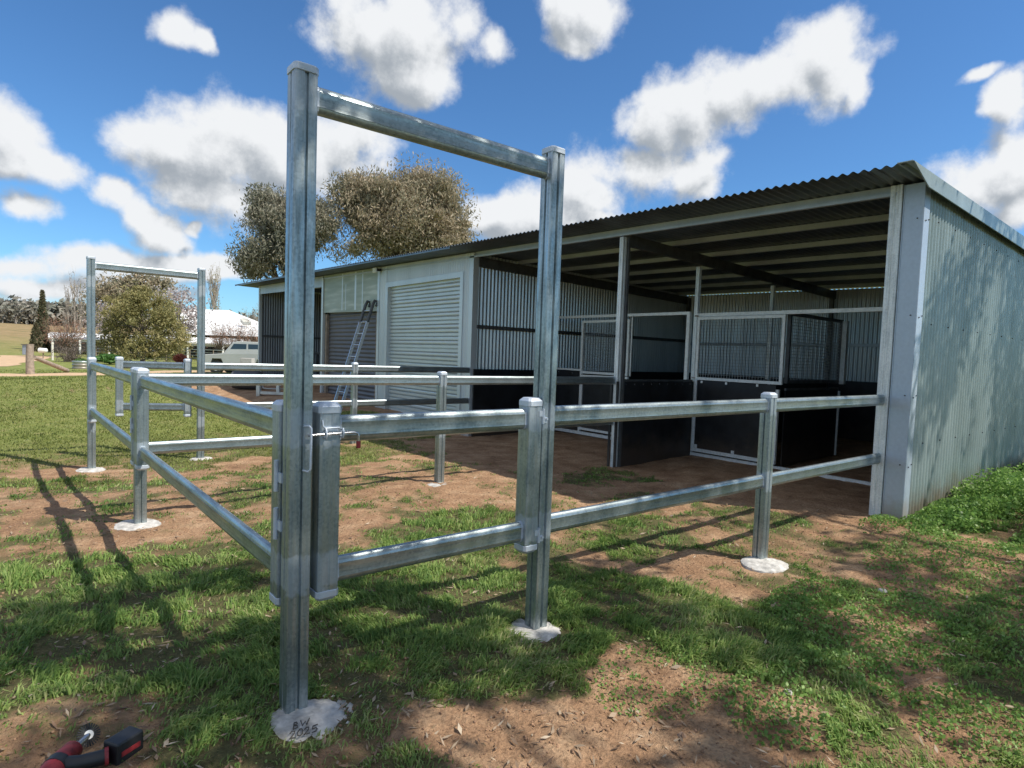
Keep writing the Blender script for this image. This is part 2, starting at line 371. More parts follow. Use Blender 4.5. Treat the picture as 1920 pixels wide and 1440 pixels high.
def make_ground():
    xs = axis_coords(-2.2, 7.5, .045, -700, 900); ys = axis_coords(-2.6, 9.2, .045, -300, 1100)
    X, Y = np.meshgrid(xs, ys, indexing='ij'); z = gh_arr(X, Y)+bumps(X, Y)
    nx, ny = len(xs), len(ys)
    V = np.stack([X, Y, z], -1).reshape(-1, 3)
    i = np.arange(nx*ny).reshape(nx, ny)
    F = np.stack([i[:-1,:-1], i[1:,:-1], i[1:,1:], i[:-1,1:]], -1).reshape(-1)
    o = np_mesh('ground', V, F, np.full((nx-1)*(ny-1), 4), ground_material())
    tag(o, 'red earth and patchy grass ground running out to the paddocks', None, None, 'structure')
    me = o.data; me.shade_smooth()
    g = grass_map(X, Y).ravel()
    r = np.hypot(X-CO[0], Y-CO[1]).ravel()
    pad = np.clip((r-9)/4, 0, 1)*np.clip((g-.35)/.25, 0, 1)
    tr = track_mask(X, Y).ravel()
    pad = np.maximum(pad, np.clip((r-45)/20, 0, 1))*(1-tr)
    for nm, val in (('turf', g*(1-tr)), ('paddock', pad), ('far', np.clip((r-60)/60, 0, 1))):
        at_ = me.attributes.new(nm, 'FLOAT', 'POINT'); at_.data.foreach_set('value', val.astype(np.float32))
    return o
def track_mask(x, y): return np.zeros_like(x)

# ---------------------------------------------------------------- profiles
def post_profile(w, h, r=.008, g=.008, d=.012):
    """square hollow section with a folded groove up the middle of each face"""
    P = []
    for k in range(4):
        a, c = (w/2, h/2) if k % 2 == 0 else (h/2, w/2)
        # in local frame: face at +a, running along c from -c to +c
        loc = [(a, -c+r), (a, -c*.46), (a-.001, -c*.38), (a-.001, -g), (a-d, -g*.5), (a-d, g*.5), (a, g), (a, c*.46), (a-.0008, c*.54), (a, c*.62), (a, c-r), (a-r*.3, c-r*.3)]
        t = k*pi/2; ct, st = math.cos(t), math.sin(t)
        P += [(p*ct-q*st, p*st+q*ct) for p, q in loc]
    return P
def rail_profile(t=.05, h=.115):
    """cattle rail: side = thickness axis (a), c = height. flat sides, rounded top and bottom"""
    P = []; a = t/2; c = h/2; r = t*.48
    right = [(a-.002, -c+r+.004), (a, -c*.50), (a-.0012, -c*.30), (a-.0004, 0), (a-.0012, c*.34), (a, c*.42), (a, c*.5), (a-.002, c-r-.004)]
    P += right
    for k in range(7):
        q = k/6*pi; P.append(((a-.003)*math.cos(q), c-r+r*.92*math.sin(q)))
    P += [(-p_, q_) for p_, q_ in right[::-1]]
    for k in range(7):
        q = pi+k/6*pi; P.append(((a-.003)*math.cos(q), -c+r+r*.92*math.sin(q)))
    return P
PW, PD = .092, .092
RAILP = rail_profile(); POSTP = post_profile(PW, PD)
def post(par, x, y, z0, z1, w=PW, d=PD, name='post', cap=True, bottomcap=False):
    prof = post_profile(w, d, d=.012 if name == 'post' else .0025)
    # sweep up: side = X
    MB().sweep(prof, (x,y,z0), (x,y,z1), (1,0,0)).build(name, GZ, par, 28)
    for zc, s in ((z1, 1),)+(((z0, -1),) if bottomcap else ()):
        if zc == z1 and not cap: continue
        m = MB(); e = .004; W, D = w/2+e, d/2+e; h1, h2 = (.016, .032) if z1 < 2 else (.014, .020)
        lv = [(W, D, -.012), (W, D, h1), (W-(h2-h1)*.9, D-(h2-h1)*.9, h2)]
        b = 0
        for (a, c, h) in lv:
            zz = zc+s*h
            r = .012
            for sx, sy in ((1,1),(-1,1),(-1,-1),(1,-1)):
                if sx*sy > 0: pts = [(sx*a, sy*(c-r)), (sx*(a-r), sy*c)]
                else: pts = [(sx*(a-r), sy*c), (sx*a, sy*(c-r))]
                for p in pts: m.v.append((x+p[0], y+p[1], zz))
        for k in range(2):
            for i in range(8):
                j = (i+1) % 8; f = (k*8+i, k*8+j, k*8+8+j, k*8+8+i); m.f.append(f if s > 0 else f[::-1])
        f = tuple(16+i for i in range(8)); m.f.append(f if s > 0 else f[::-1])
        f = tuple(i for i in range(8)); m.f.append(f[::-1] if s > 0 else f)
        m.build('post_cap', WELD, par, None, .002)
def rail(par, p0, p1, top, h=.115, t=.05, name='rail', mat=None):
    """horizontal rail; top = z of its upper edge"""
    p0 = Vector((p0[0], p0[1], top[0]-h/2 if hasattr(top,'__len__') else top-h/2)); p1 = Vector((p1[0], p1[1], top[1]-h/2 if hasattr(top,'__len__') else top-h/2))
    d = (p1-p0).normalized(); side = Vector((0,0,1)).cross(d)
    prof = rail_profile(t, h)
    if mat is None: mat = GX if abs(d.x) > abs(d.y) else GY
    MB().sweep(prof, p0, p1, side).build(name, mat, par, 30)
    for p, s in ((p0, 1), (p1, -1)):     # bare weld collar at each end
        MB().sweep(rail_profile(t+.006, h+.006), p, p+d*s*.012, side).build('weld_collar', WELD, par, 30)

R1, R2 = 1.247, .645
K = -.0177
def fx(x, y): return x+K*y

def footing(x, y, rad, z, seed, label, rubble=False):
    rs = random.Random(seed)
    m = MB(); n = 40; c = (x, y)
    rings = [(0, .024), (.5, .026), (.82, .021), (.96, .010), (1.05, -.05)]
    rr = [1+.05*math.sin(2*k*2*pi/n+seed)+.04*math.sin(3*k*2*pi/n+2*seed)+rs.uniform(-.02,.02) for k in range(n)]
    z = z+float(bumps(np.array([x]), np.array([y]))[0])*.0
    m.v.append((x, y, z+.024))
    for f, h in rings[1:]:
        for k in range(n):
            t = 2*pi*k/n; m.v.append((x+math.cos(t)*rad*f*1.06*rr[k], y+math.sin(t)*rad*f*1.06*rr[k], z+h+rs.uniform(-.004,.004)))
    for k in range(n): m.f.append((0, 1+k, 1+(k+1) % n))
    for r in range(len(rings)-2):
        b = 1+r*n
        for k in range(n): m.f.append((b+k, b+n+k, b+n+(k+1) % n, b+(k+1) % n))
    if rubble:
        for q in range(26):
            t = rs.uniform(-.9, 1.0); rd = rad*rs.uniform(1.0, 1.22); px, py = x+math.cos(t)*rd, y+math.sin(t)*rd; s = rs.uniform(.008,.02)
            b = len(m.v)
            for dx, dy, dz in ((1,0,0),(0,1,0),(-1,0,0),(0,-1,0),(0,0,1),(0,0,-1)):
                m.v.append((px+dx*s*rs.uniform(.6,1.2), py+dy*s*rs.uniform(.6,1.2), z+.012+dz*s*rs.uniform(.5,1)))
            for f in ((0,1,4),(1,2,4),(2,3,4),(3,0,4),(1,0,5),(2,1,5),(3,2,5),(0,3,5)): m.f.append(tuple(b+i for i in f))
    t = thing('concrete_footing', (x, y, z), label, 'footing', 'concrete footings at the yard posts')
    o = m.build('pad', CONC, t, 40)
    return t

# ---------------------------------------------------------------- the yards
HT = 2.6
def gateway(x0, x1, y, z0, z1, label):
    t = thing('gateway_frame', (x0, y, z0), label, 'gate frame', 'tall galvanised gateway frames')
    post(t, x0, y, z0-.1, HT, name='post'); post(t, x1, y, z1-.1, HT, name='post')
    rail(t, (x0+PW/2, y), (x1-PW/2, y), 2.563, h=.115, name='crossbar')
    return t
def gate(name, a, b, zb, label, cat, group, hinge_at=None, zt=1.262, latch=False):
    """gate leaf from a to b (outer edges), stiles with caps, two rails"""
    a = Vector((*a, 0)); b = Vector((*b, 0)); d = (b-a).normalized(); L = (b-a).length
    t = thing(name, (a.x, a.y, 0), label, cat, group)
    for s in (.044, L-.044):
        p = a+d*s; post(t, p.x, p.y, zb, zt, name='stile', bottomcap=True)
    p0 = a+d*.088; p1 = b-d*.088
    rail(t, p0, p1, R1-.008); rail(t, p0, p1, .632)
    return t, d

def build_yards():
    g1 = gateway(0, 1.34, 0, 0, 0, 'nearest tall galvanised gateway frame rising over the closed small gate')
    # far gateway, at the end of the row
    g2 = gateway(fx(0,7.44), fx(1.33,7.44), 7.44, -.22, -.18, 'far tall galvanised gateway frame standing on the lawn side')
    # side fence, y = 0
    t = thing('rail_fence', (3.72, 0, 0), 'galvanised two rail fence from the near gateway to the shed corner', 'fence', 'galvanised yard fences')
    post(t, 3.72, 0, -.15, 1.262)
    for a, b in ((1.384, 3.676), (3.764, 6.0)):
        rail(t, (a, 0), (b, 0), R1); rail(t, (a, 0), (b, 0), R2)
    # divider, y = 3.68
    t = thing('rail_fence', (2.99, 3.68, 0), 'galvanised two rail fence dividing the two yards in the middle', 'fence', 'galvanised yard fences')
    post(t, fx(0,3.68), 3.68, -.2, 1.262); post(t, 3.0, 3.68, -.15, 1.262)
    for a, b in ((fx(0,3.68)+.044, 2.956), (3.044, 5.98)):
        rail(t, (a, 3.68), (b, 3.64 if b > 5 else 3.68), R1); rail(t, (a, 3.68), (b, 3.64 if b > 5 else 3.68), R2)
    # far side fence
    t = thing('rail_fence', (3.6, 7.44, 0), 'farthest galvanised two rail fence from the far gateway to the white garage corner', 'fence', 'galvanised yard fences')
    post(t, 3.60, 7.44, -.25, 1.262)
    for a, b in ((fx(1.33,7.44)+.044, 3.556), (3.644, 5.98)):
        rail(t, (a, 7.44), (b, 7.42 if b > 5 else 7.44), R1); rail(t, (a, 7.44), (b, 7.42 if b > 5 else 7.44), R2)
    # small near gate, closed
    t, d = gate('yard_gate', (.074, -.006), (1.284, -.006), .492, 'small closed galvanised gate with red tipped bolt in the near gateway', 'gate', 'galvanised yard gates')
    y0 = -.055
    m = MB(); m.tube([(.010,y0+.008,1.20),(.020,y0-.02,1.205),(.028,y0-.022,1.195),(.028,y0-.022,1.03),(.020,y0-.02,1.02),(.008,y0+.008,1.022)], .005, 8)
    m.build('latch_keeper', WELD, g1, 60)
    m = MB(); m.tube([(.020,y0-.010,1.165),(.215,y0-.010,1.168),(.232,y0-.010,1.163),(.236,y0-.010,1.150),(.236,y0-.010,1.112)], .0055, 8)
    bo = m.build('latch_bolt', CHROME, t, 60)
    MB().tube([(.236,y0-.010,1.130),(.236,y0-.010,1.100)], .0095, 10).build('bolt_tip', RED, bo, 60, label='red rubber tip')
    m = MB()
    for xx in (.093, .165):
        m.tube([(xx, y0+.012, 1.18), (xx, y0-.014, 1.186), (xx, y0-.022, 1.168), (xx, y0-.014, 1.150), (xx, y0+.012, 1.152)], .0045, 8)
    m.box(.092, .150, y0, y0+.006, 1.176, 1.196)
    m.tube([(.080,y0-.004,1.225),(.082,y0-.008,1.200),(.090,y0-.012,1.190),(.150,y0-.012,1.192)], .004, 8)
    m.build('latch_bracket', WELD, t, 60)
    for z in (1.19, .545):
        m = MB(); m.tube([(1.291, y0+.004, z-.035), (1.291, y0+.004, z+.045)], .0085, 10); m.box(1.262, 1.288, y0+.000, y0+.008, z+.005, z+.035)
        m.build('hinge', WELD, t, 60)
        m = MB(); m.box(1.294, 1.318, y0+.002, y0+.010, z-.03, z+.0); m.tube([(1.314,y0+.004,z-.008),(1.314,y0-.006,z-.008)], .007, 6); m.build('hinge_plate', WELD, t, 60)
    # two long panels along the front, hung between the posts
    for k, (ya, yb, lab) in enumerate(((.072, 3.608, 'long galvanised gate leaf nearest the camera on the left of the near gateway'),
                                       (3.752, 7.368, 'long galvanised gate leaf between the middle post and the far gateway'))):
        t, d = gate('long_gate', (fx(0,ya)-.004, ya), (fx(0,yb)-.004, yb), .455, lab, 'gate', 'long gates along the front of the yards')
        for z in (1.0, .80):
            yy = ya-.004; m = MB(); m.tube([(fx(0,ya)-.055, ya+.006, z-.08), (fx(0,ya)-.055, ya+.006, z+.05)], .011, 10)
            m.box(fx(0,ya)-.052, fx(0,ya)-.044, ya-.04, ya+.02, z-.04, z-.0)
            m.build('hinge', WELD, t, 60)
    # far gate, standing open
    gate('yard_gate', (.20, 7.98), (1.09, 7.56), .46, 'small galvanised gate standing open beyond the far gateway', 'gate', 'galvanised yard gates')
    # footings
    f = footing(.018, -.10, .152, -.003, 3, 'concrete footing scratched BW 2025 under the nearest tall post', True)
    inscription(f)
    footing(1.30, -.02, .155, -.003, 5, 'round concrete footing under the hinge post of the near gateway')
    footing(3.63, -.09, .175, -.055, 8, 'white concrete footing under the short post nearest the shed corner')
    footing(fx(0,3.68)-.03, 3.66, .185, -.085, 11, 'concrete footing under the short middle post on the left')
    footing(2.95, 3.60, .165, -.05, 14, 'concrete footing under the short post in the sunny middle of the yards')
    footing(fx(0,7.44)-.02, 7.38, .17, -.225, 17, 'concrete footing under the left post of the far gateway')
    footing(fx(1.33,7.44), 7.40, .15, -.19, 19, 'concrete footing under the right post of the far gateway')

def inscription(f):
    """BW / 2025 scratched by hand into the wet concrete"""
    o = Vector(on(541, 1388, 2, .026)); r = Vector(on(597, 1373, 2, .026)); top = Vector(on(545, 1357, 2, .026))
    U = (r-o)/4.0; Vv = (top-o)*.48
    def P(u, v): q = o+U*u+Vv*v; return (q.x, q.y, .0290)
    st = []
    def stroke(pts): st.append([P(*p) for p in pts])
    # 2025 on the lower line
    stroke([(.1,.7),(.35,.95),(.7,.85),(.7,.6),(.4,.25),(.15,.02),(.5,.05),(.9,.0)])
    stroke([(1.35,.95),(1.12,.6),(1.2,.2),(1.5,.08),(1.8,.3),(1.82,.7),(1.6,.95),(1.35,.95)])
    stroke([(2.05,.75),(2.3,.98),(2.6,.9),(2.6,.6),(2.3,.3),(2.05,.08),(2.4,.1),(2.85,.12)])
    stroke([(3.85,.98),(3.2,.9)]); stroke([(3.2,.9),(3.15,.55),(3.6,.62),(3.8,.4),(3.6,.15),(3.1,.1)])
    # BW above
    stroke([(.45,1.15),(.5,2.0)]); stroke([(.45,2.0),(.85,2.0),(.95,1.8),(.55,1.6),(1.0,1.5),(1.05,1.25),(.45,1.15)])
    stroke([(1.4,2.05),(1.7,1.3),(2.05,1.85),(2.3,1.3),(2.6,2.1)])
    m = MB()
    for s in st: m.tube(s, .0026, 5)
    m.build('inscription', CONCD, f, 60, label='hand scratched letters BW over 2025')

# ---------------------------------------------------------------- corrugated sheets
def corrugated(m, o, along, up, n_waves, L, pitch=.088, amp=.015, seg=8, nrm=None, top=None, bot=None):
    """sheet with waves along 'along', running in 'up'. top/bot: functions of distance giving start and end along up"""
    o = np.array(o, float); a = np.array(along, float); u = np.array(up, float); nr = np.array(nrm, float)
    k = int(round(L/pitch*seg)); b = len(m.v)
    for i in range(k+1):
        s = L*i/k; w = amp*math.sin(2*pi*s/pitch)
        t0 = bot(s) if bot else 0; t1 = top(s)
        p = o+a*s+nr*w
        m.v.append(tuple(p+u*t0)); m.v.append(tuple(p+u*t1))
    for i in range(k): m.f.append((b+2*i, b+2*i+2, b+2*i+3, b+2*i+1))
    return m

FX = 6.05                                  # plane of the shed front
def zr(y): return 3.37+.0172*(y+.3)       # roof sheet height at the eave line, x = 5.42
RS = .028                                   # fall of the roof to the back per metre
def zroof(x, y): return zr(y)+.018-RS*(x-5.42)
YL = 22.2; XB = 13.0

def mesh_panel(par, p0, p1, z0, z1, frame=FRAME, fw=.04, cell=.05, mat=MESHW, rail_mat=None):
    """welded wire mesh in a square frame, between ground points p0 and p1"""
    p0 = Vector((*p0, 0)); p1 = Vector((*p1, 0)); d = (p1-p0).normalized(); L = (p1-p0).length; nrm = Vector((0,0,1)).cross(d)
    def bar(m, a, b, w=fw): 
        m.sweep([(-w/2,-w/2),(w/2,-w/2),(w/2,w/2),(-w/2,w/2)], a, b, nrm)
    Z = Vector((0,0,1))
    m = MB(); h = fw/2
    bar(m, p0+Z*(z1-h), p1+Z*(z1-h)); bar(m, p0+Z*(z0+h), p1+Z*(z0+h))
    bar(m, p0+d*h+Z*(z0+fw), p0+d*h+Z*(z1-fw)); bar(m, p1-d*h+Z*(z0+fw), p1-d*h+Z*(z1-fw))
    m.build('mesh_frame', frame, par)
    m = MB(); r = .0038
    n = int((L-2*fw)/cell)
    for i in range(1, n+1):
        q = p0+d*(fw+(L-2*fw)*i/(n+1)); m.tube([q+Z*(z0+fw), q+Z*(z1-fw)], r, 4, False)
    n = int((z1-z0-2*fw)/cell)
    for i in range(1, n+1):
        zz = z0+fw+(z1-z0-2*fw)*i/(n+1); m.tube([p0+d*fw+Z*zz+nrm*.004, p1-d*fw+Z*zz+nrm*.004], r, 4, False)
    m.build('wire_mesh', mat, par)

def build_shed():
    t = thing('open_fronted_shed', (FX, 0, 0), 'long skillion roofed corrugated iron shed with open horse bays and garages', 'shed')
    # roof
    m = MB(); amp = .013; pitch = .098; L = YL+.32; seg = 8; k = int(L/pitch*seg)
    b = 0
    for i in range(k+1):
        y = -.32+L*i/k; w = amp*math.sin(2*pi*(y+.32)/pitch)
        x0 = 5.42; x1 = XB+.3
        for x in (x0, x1): m.v.append((x, y, zroof(x, y)+w))
        for x in (x0, x1): m.v.append((x, y, zroof(x, y)+w+.0012))
    for i in range(k):
        a, c = 4*i, 4*i+4
        m.f += [(a, a+1, c+1, c), (a+2, c+2, c+3, a+3), (a, c, c+2, a+2), (a+1, a+3, c+3, c+1)]
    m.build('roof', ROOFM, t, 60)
    # barge capping on the right-hand end
    m = MB(); y0 = -.345
    def bar_pts(x, yy): return zroof(x, yy)
    m.hexa([(5.80,y0,zr(y0)-.13),(XB+.32,y0,zroof(XB+.32,y0)-.13),(XB+.32,y0+.012,zroof(XB+.32,y0)-.13),(5.80,y0+.012,zr(y0)-.13),
            (5.38,y0,zr(y0)+.022),(XB+.32,y0,zroof(XB+.32,y0)+.045),(XB+.32,y0+.012,zroof(XB+.32,y0)+.045),(5.38,y0+.012,zr(y0)+.022)])
    m.hexa([(5.38,y0+.012,zr(y0)+.022),(XB+.32,y0+.012,zroof(XB+.32,y0)+.032),(XB+.32,y0+.14,zroof(XB+.32,y0)+.032),(5.38,y0+.14,zr(y0)+.022),
            (5.38,y0+.012,zr(y0)+.030),(XB+.32,y0+.012,zroof(XB+.32,y0)+.040),(XB+.32,y0+.14,zroof(XB+.32,y0)+.040),(5.38,y0+.14,zr(y0)+.030)])
    m.build('barge_capping', SHEET, t)
    # purlins: C sections along the shed
    xs = [FX-.02] + [FX+1.08*i for i in range(1, 7)]
    for i, x in enumerate(xs):
        m = MB(); h = .098 if i == 0 else .072
        a, bb = -.18, 21.15
        def z(y): return zroof(x, y)-.012
        w = .055
        yy = [(-.20 if i else -.02, 3.55), (3.66, 7.30), (7.42, 21.1)] if i else [(-.02, 21.1)]
        for (ya, yb) in ([(-.2, 21.1)] if i else yy):
            # web
            m.hexa([(x,ya,z(ya)-h),(x+.004,ya,z(ya)-h),(x+.004,yb,z(yb)-h),(x,yb,z(yb)-h),(x,ya,z(ya)),(x+.004,ya,z(ya)),(x+.004,yb,z(yb)),(x,yb,z(yb))])
            m.hexa([(x+.004,ya,z(ya)-h),(x+w,ya,z(ya)-h),(x+w,yb,z(yb)-h),(x+.004,yb,z(yb)-h),(x+.004,ya,z(ya)-h+.004),(x+w,ya,z(ya)-h+.004),(x+w,yb,z(yb)-h+.004),(x+.004,yb,z(yb)-h+.004)])
            if i == 0:   # the front flange turns out and catches the light
                m.hexa([(x-.045,ya,z(ya)-h-.012),(x,ya,z(ya)-h-.012),(x,yb,z(yb)-h-.012),(x-.045,yb,z(yb)-h-.012),(x-.045,ya,z(ya)-h+.02),(x,ya,z(ya)-h+.02),(x,yb,z(yb)-h+.02),(x-.045,yb,z(yb)-h+.02)])
        m.build('purlin', PURLIN, t)
    # rafters, shade of the unlit side put into their dark colour
    for y, x1, dd in ((3.60, XB-.05, .17), (7.40, XB-.05, .19), (-.13, XB-.05, .14), (15.05, XB-.05, .15)):
        m = MB(); x0 = FX+.06
        def z(x): return zroof(x, y)-.092
        m.hexa([(x0,y-.03,z(x0)-dd),(x1,y-.03,z(x1)-dd),(x1,y+.03,z(x1)-dd),(x0,y+.03,z(x0)-dd),(x0,y-.03,z(x0)),(x1,y-.03,z(x1)),(x1,y+.03,z(x1)),(x0,y+.03,z(x0))])
        m.build('rafter', DARKSTEEL, t, None, .004)
    # front posts
    MB().sweep(post_profile(.10,.115,.01,.01,.007), (6.03,.0,-.2), (6.03,.0,zroof(6.05,0)-.02), (1,0,0)).build('post', POSTW, t, 28)
    for y in (3.62,):
        MB().sweep(post_profile(.085,.075,.008,.008,.006), (6.02,y,-.25), (6.02,y,zroof(6.05,y)-.14), (1,0,0)).build('post', POSTW, t, 28)
        MB().box(6.065, 6.105, y-.07, y+.03, -.2, zroof(6.05,y)-.14).build('post_web', DARKSTEEL, t)
    for x in (7.93, 10.35):
        MB().sweep(post_profile(.07,.07,.008,.008,.006), (x,3.62,-.2), (x,3.62,zroof(x,3.6)-.30), (1,0,0)).build('post', POSTW, t, 28)
    for y in (.05, 3.62, 7.3): MB().box(12.82, 12.9, y-.04, y+.04, -.2, zroof(12.9,y)-.13).build('post', DARKSTEEL, t)
    # right-hand end wall with corner flashing
    YE = -.235
    m = MB(); corrugated(m, (6.16, YE, -.3), (1,0,0), (0,0,1), 0, XB-6.16, nrm=(0,1,0), top=lambda s: zroof(6.16+s, YE)-.028+.3)
    m.build('end_wall', SHEET, t, 60)
    m = MB(); zt = zroof(6.0, -.2)-.03
    m.box(5.992, 5.998, -.25, -.068, -.25, zt); m.box(5.998, 6.15, -.253, -.247, -.25, zt-.0)
    m.box(5.985, 5.992, -.075, -.068, -.25, zt); 
    m.build('corner_flashing', FLASH, t)
    m = MB()
    for z in (.55, 1.25, 2.05, 3.0):
        for (p, q) in (((5.992,-.20,z),(5.984,-.20,z)), ((6.05,-.253,z-.02),(6.05,-.262,z-.02)), ((6.13,-.253,z),(6.13,-.262,z))): MB().tube([p, q], .007, 6).build('screw', SCREW, t)
    
    for z in (.75, 1.98, 3.02):
        for i in range(13):
            x = 6.42+.528*i; MB().tube([(x, YE-.014, z), (x, YE-.024, z)], .008, 6).build('screw', SCREW, t)
    # back wall and end wall lining
    m = MB(); corrugated(m, (XB, -.235, -.3), (0,1,0), (0,0,1), 0, 21.3, nrm=(1,0,0), seg=6, top=lambda s: zroof(XB, s)-.055+.3)
    m.build('back_wall', SHEET_IN, t, 60)
    # partition between the horse bays and the garage
    YP = 7.44
    m = MB(); corrugated(m, (6.10, YP, -.3), (1,0,0), (0,0,1), 0, XB-6.13, nrm=(0,1,0), top=lambda s: zroof(6.1+s, YP)-.03+.3)
    m.build('partition_wall', SHEET_IN, t, 60)
    m = MB(); corrugated(m, (6.10, 11.5, -.3), (1,0,0), (0,0,1), 0, XB-6.13, nrm=(0,1,0), seg=6, top=lambda s: zroof(6.1+s, 11.5)-.03+.3)
    m.build('partition_wall', SHEET_IN, t, 60)
    m = MB(); corrugated(m, (6.10, 15.0, -.3), (1,0,0), (0,0,1), 0, XB-6.13, nrm=(0,1,0), seg=6, top=lambda s: zroof(6.1+s, 15)-.03+.3)
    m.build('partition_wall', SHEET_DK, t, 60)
    m = MB(); corrugated(m, (6.05, 21.1, -.3), (1,0,0), (0,0,1), 0, XB-6.05, nrm=(0,1,0), seg=6, top=lambda s: zroof(6.05+s, 21.1)-.03+.3)
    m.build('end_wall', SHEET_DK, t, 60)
    # girts
    for (x0, x1, y0, y1, z) in ((6.1, XB-.05, 7.36, 7.42, 2.05), (XB-.07, XB-.015, -.1, 7.3, 1.98), (6.2, XB-.05, -.21, -.15, 2.05), (XB-.07, XB-.015, -.1, 7.3, 1.0), (6.1, XB-.1, 21.02, 21.08, 1.9), (XB-.07,XB-.015,15.1,21,1.9)):
        MB().box(x0, x1, y0, y1, z-.035, z+.035).build('girt', DARKSTEEL if y0 > 7 else PURLIN, t)
    # black kick boards along the partition, end and back walls
    MB().box(6.03, XB-.08, 7.325, 7.355, -.25, 1.215).build('kick_board', BLACK, t)
    MB().box(6.10, XB-.08, -.145, -.115, -.25, 1.215).build('kick_board', BLACK, t)
    MB().box(XB-.11, XB-.08, -.11, 7.32, -.25, 1.215).build('kick_board', BLACK, t)
    # garage front with the pale roller door
    yA, yB, dA, dB, dz = 7.50, 11.45, 7.83, 10.93, 3.03
    m = MB(); X = 6.0
    corrugated(m, (X, yA, -.3), (0,1,0), (0,0,1), 0, dA-yA-.08, nrm=(1,0,0), top=lambda s: zroof(X, yA+s)-.03+.3)
    corrugated(m, (X, dB+.10, -.3), (0,1,0), (0,0,1), 0, yB-dB-.10, nrm=(1,0,0), top=lambda s: zroof(X, dB+s)-.03+.3)
    corrugated(m, (X, dA-.08, 0), (0,1,0), (0,0,1), 0, dB-dA+.18, nrm=(1,0,0), top=lambda s: zroof(X, dA+s)-.03, bot=lambda s: dz+.05+.004*s)
    m.build('front_wall', FRONT, t, 60)
    m = MB(); m.box(5.985, 5.992, 7.40, 7.53, -.2, zroof(6,7.4)-.03); m.box(5.985, 6.12, 7.393, 7.40, -.2, zroof(6,7.4)-.03); m.build('corner_flashing', FRONT, t)
    m = MB(); m.box(5.985, 5.992, yB-.06, yB+.05, -.1, zroof(6,yB)-.03); m.build('corner_flashing', FRONT, t)
    d = MB(); x = 6.085
    k = 320; H = dz+.25
    for i in range(k+1):
        z = -.2+H*i/k; ph = (z/.085) % 1; w = .020*(1 if ph < .62 else math.cos((ph-.62)/.38*2*pi)) 
        d.v.append((x-w, dA+.0, z)); d.v.append((x-w, dB-.0, z))
    for i in range(k): d.f.append((2*i, 2*i+1, 2*i+3, 2*i+2))
    rd = d.build('roller_door', DOORW, t, 50)
    m = MB(); m.box(5.972, 5.984, dA-.11, dA, -.2, dz+.11); m.box(5.984, 6.12, dA-.006, dA, -.2, dz); m.box(5.972, 5.984, dB, dB+.11, -.2, dz+.11); m.box(5.984, 6.12, dB, dB+.006, -.2, dz)
    m.box(5.972, 5.984, dA, dB, dz, dz+.11); m.box(5.984, 6.12, dA, dB, dz, dz+.006)
    m.build('frame', FRONT, rd)
    # small garage: green fibreglass over a dark roller door
    fA, fB = 11.53, 14.93
    m = MB(); 
    m.hexa([(6.0,fA,2.48),(6.006,fA,2.48),(6.006,fB,2.55),(6.0,fB,2.55),(6.0,fA,zroof(6,fA)-.03),(6.006,fA,zroof(6,fA)-.03),(6.006,fB,zroof(6,fB)-.03),(6.0,fB,zroof(6,fB)-.03)])
    m.build('fibreglass_panel', fibre_mat(), t)
    for y, w in ((12.35,.05),(12.75,.10),(13.4,.03),(13.62,.05)): MB().box(5.996, 6.0, y, y+w, 2.53+.02*(y-fA)+.004, zroof(6,y)-.3*(1 if w < .05 else 0)-.04).build('cover_strip', FRONT, t)
    d = MB(); k = 200; H = 2.75; x = 6.12
    for i in range(k+1):
        z = -.1+H*i/k; w = .011*math.sin(2*pi*z/.11); d.v.append((x-w, fA+.12, z)); d.v.append((x-w, fB-.12, z))
    for i in range(k): d.f.append((2*i, 2*i+1, 2*i+3, 2*i+2))
    d.build('roller_door', DOORD, t, 60, label='dark grey roller door behind the ladder')
    MB().box(6.04, 6.12, fA+.03, fA+.12, -.1, 2.5).build('door_jamb', WOODM, t); MB().box(6.04, 6.12, fB-.12, fB-.02, -.1, 2.5).build('door_jamb', WOODM, t)
    MB().box(5.97, 6.05, 14.95, 15.06, 0, 3.55).build('post', FRONT, t)
    # open bay on the left with a header
    m = MB(); m.hexa([(6.0,15.06,3.30),(6.03,15.06,3.30),(6.03,21.05,3.42),(6.0,21.05,3.42),(6.0,15.06,zroof(6,15.06)-.03),(6.03,15.06,zroof(6,15.06)-.03),(6.03,21.05,zroof(6,21.05)-.03),(6.0,21.05,zroof(6,21.05)-.03)])
    m.build('header', PURLIN, t)
    MB().box(5.98, 6.08, 21.05, 21.15, .1, zroof(6,21.1)-.03).build('post', FRONT, t)
    # eave strip under the left part of the roof
    m = MB(); m.hexa([(5.43,7.4,zroof(5.43,7.4)-.04),(5.45,7.4,zroof(5.43,7.4)-.04),(5.45,YL,zroof(5.43,YL)-.04),(5.43,YL,zroof(5.43,YL)-.04),(5.43,7.4,zroof(5.43,7.4)-.012),(5.45,7.4,zroof(5.43,7.4)-.012),(5.45,YL,zroof(5.43,YL)-.012),(5.43,YL,zroof(5.43,YL)-.012)])
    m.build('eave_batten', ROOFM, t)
    return t

def fibre_mat():
    m, nt, b = newmat('green_fibreglass')
    n = N(nt, 'ShaderNodeTexNoise', Scale=1, Detail=5); nt.links.new(coords(nt, 'Object', (1,.8,7)), n.inputs['Vector'])
    r = ramp(nt, n.outputs[0], [(.38,(.30,.35,.29)), (.55,(.38,.43,.37)), (.70,(.56,.60,.55))]); nt.links.new(r.outputs[0], b.inputs['Base Color']); b.inputs['Roughness'].default_value = .45
    return m

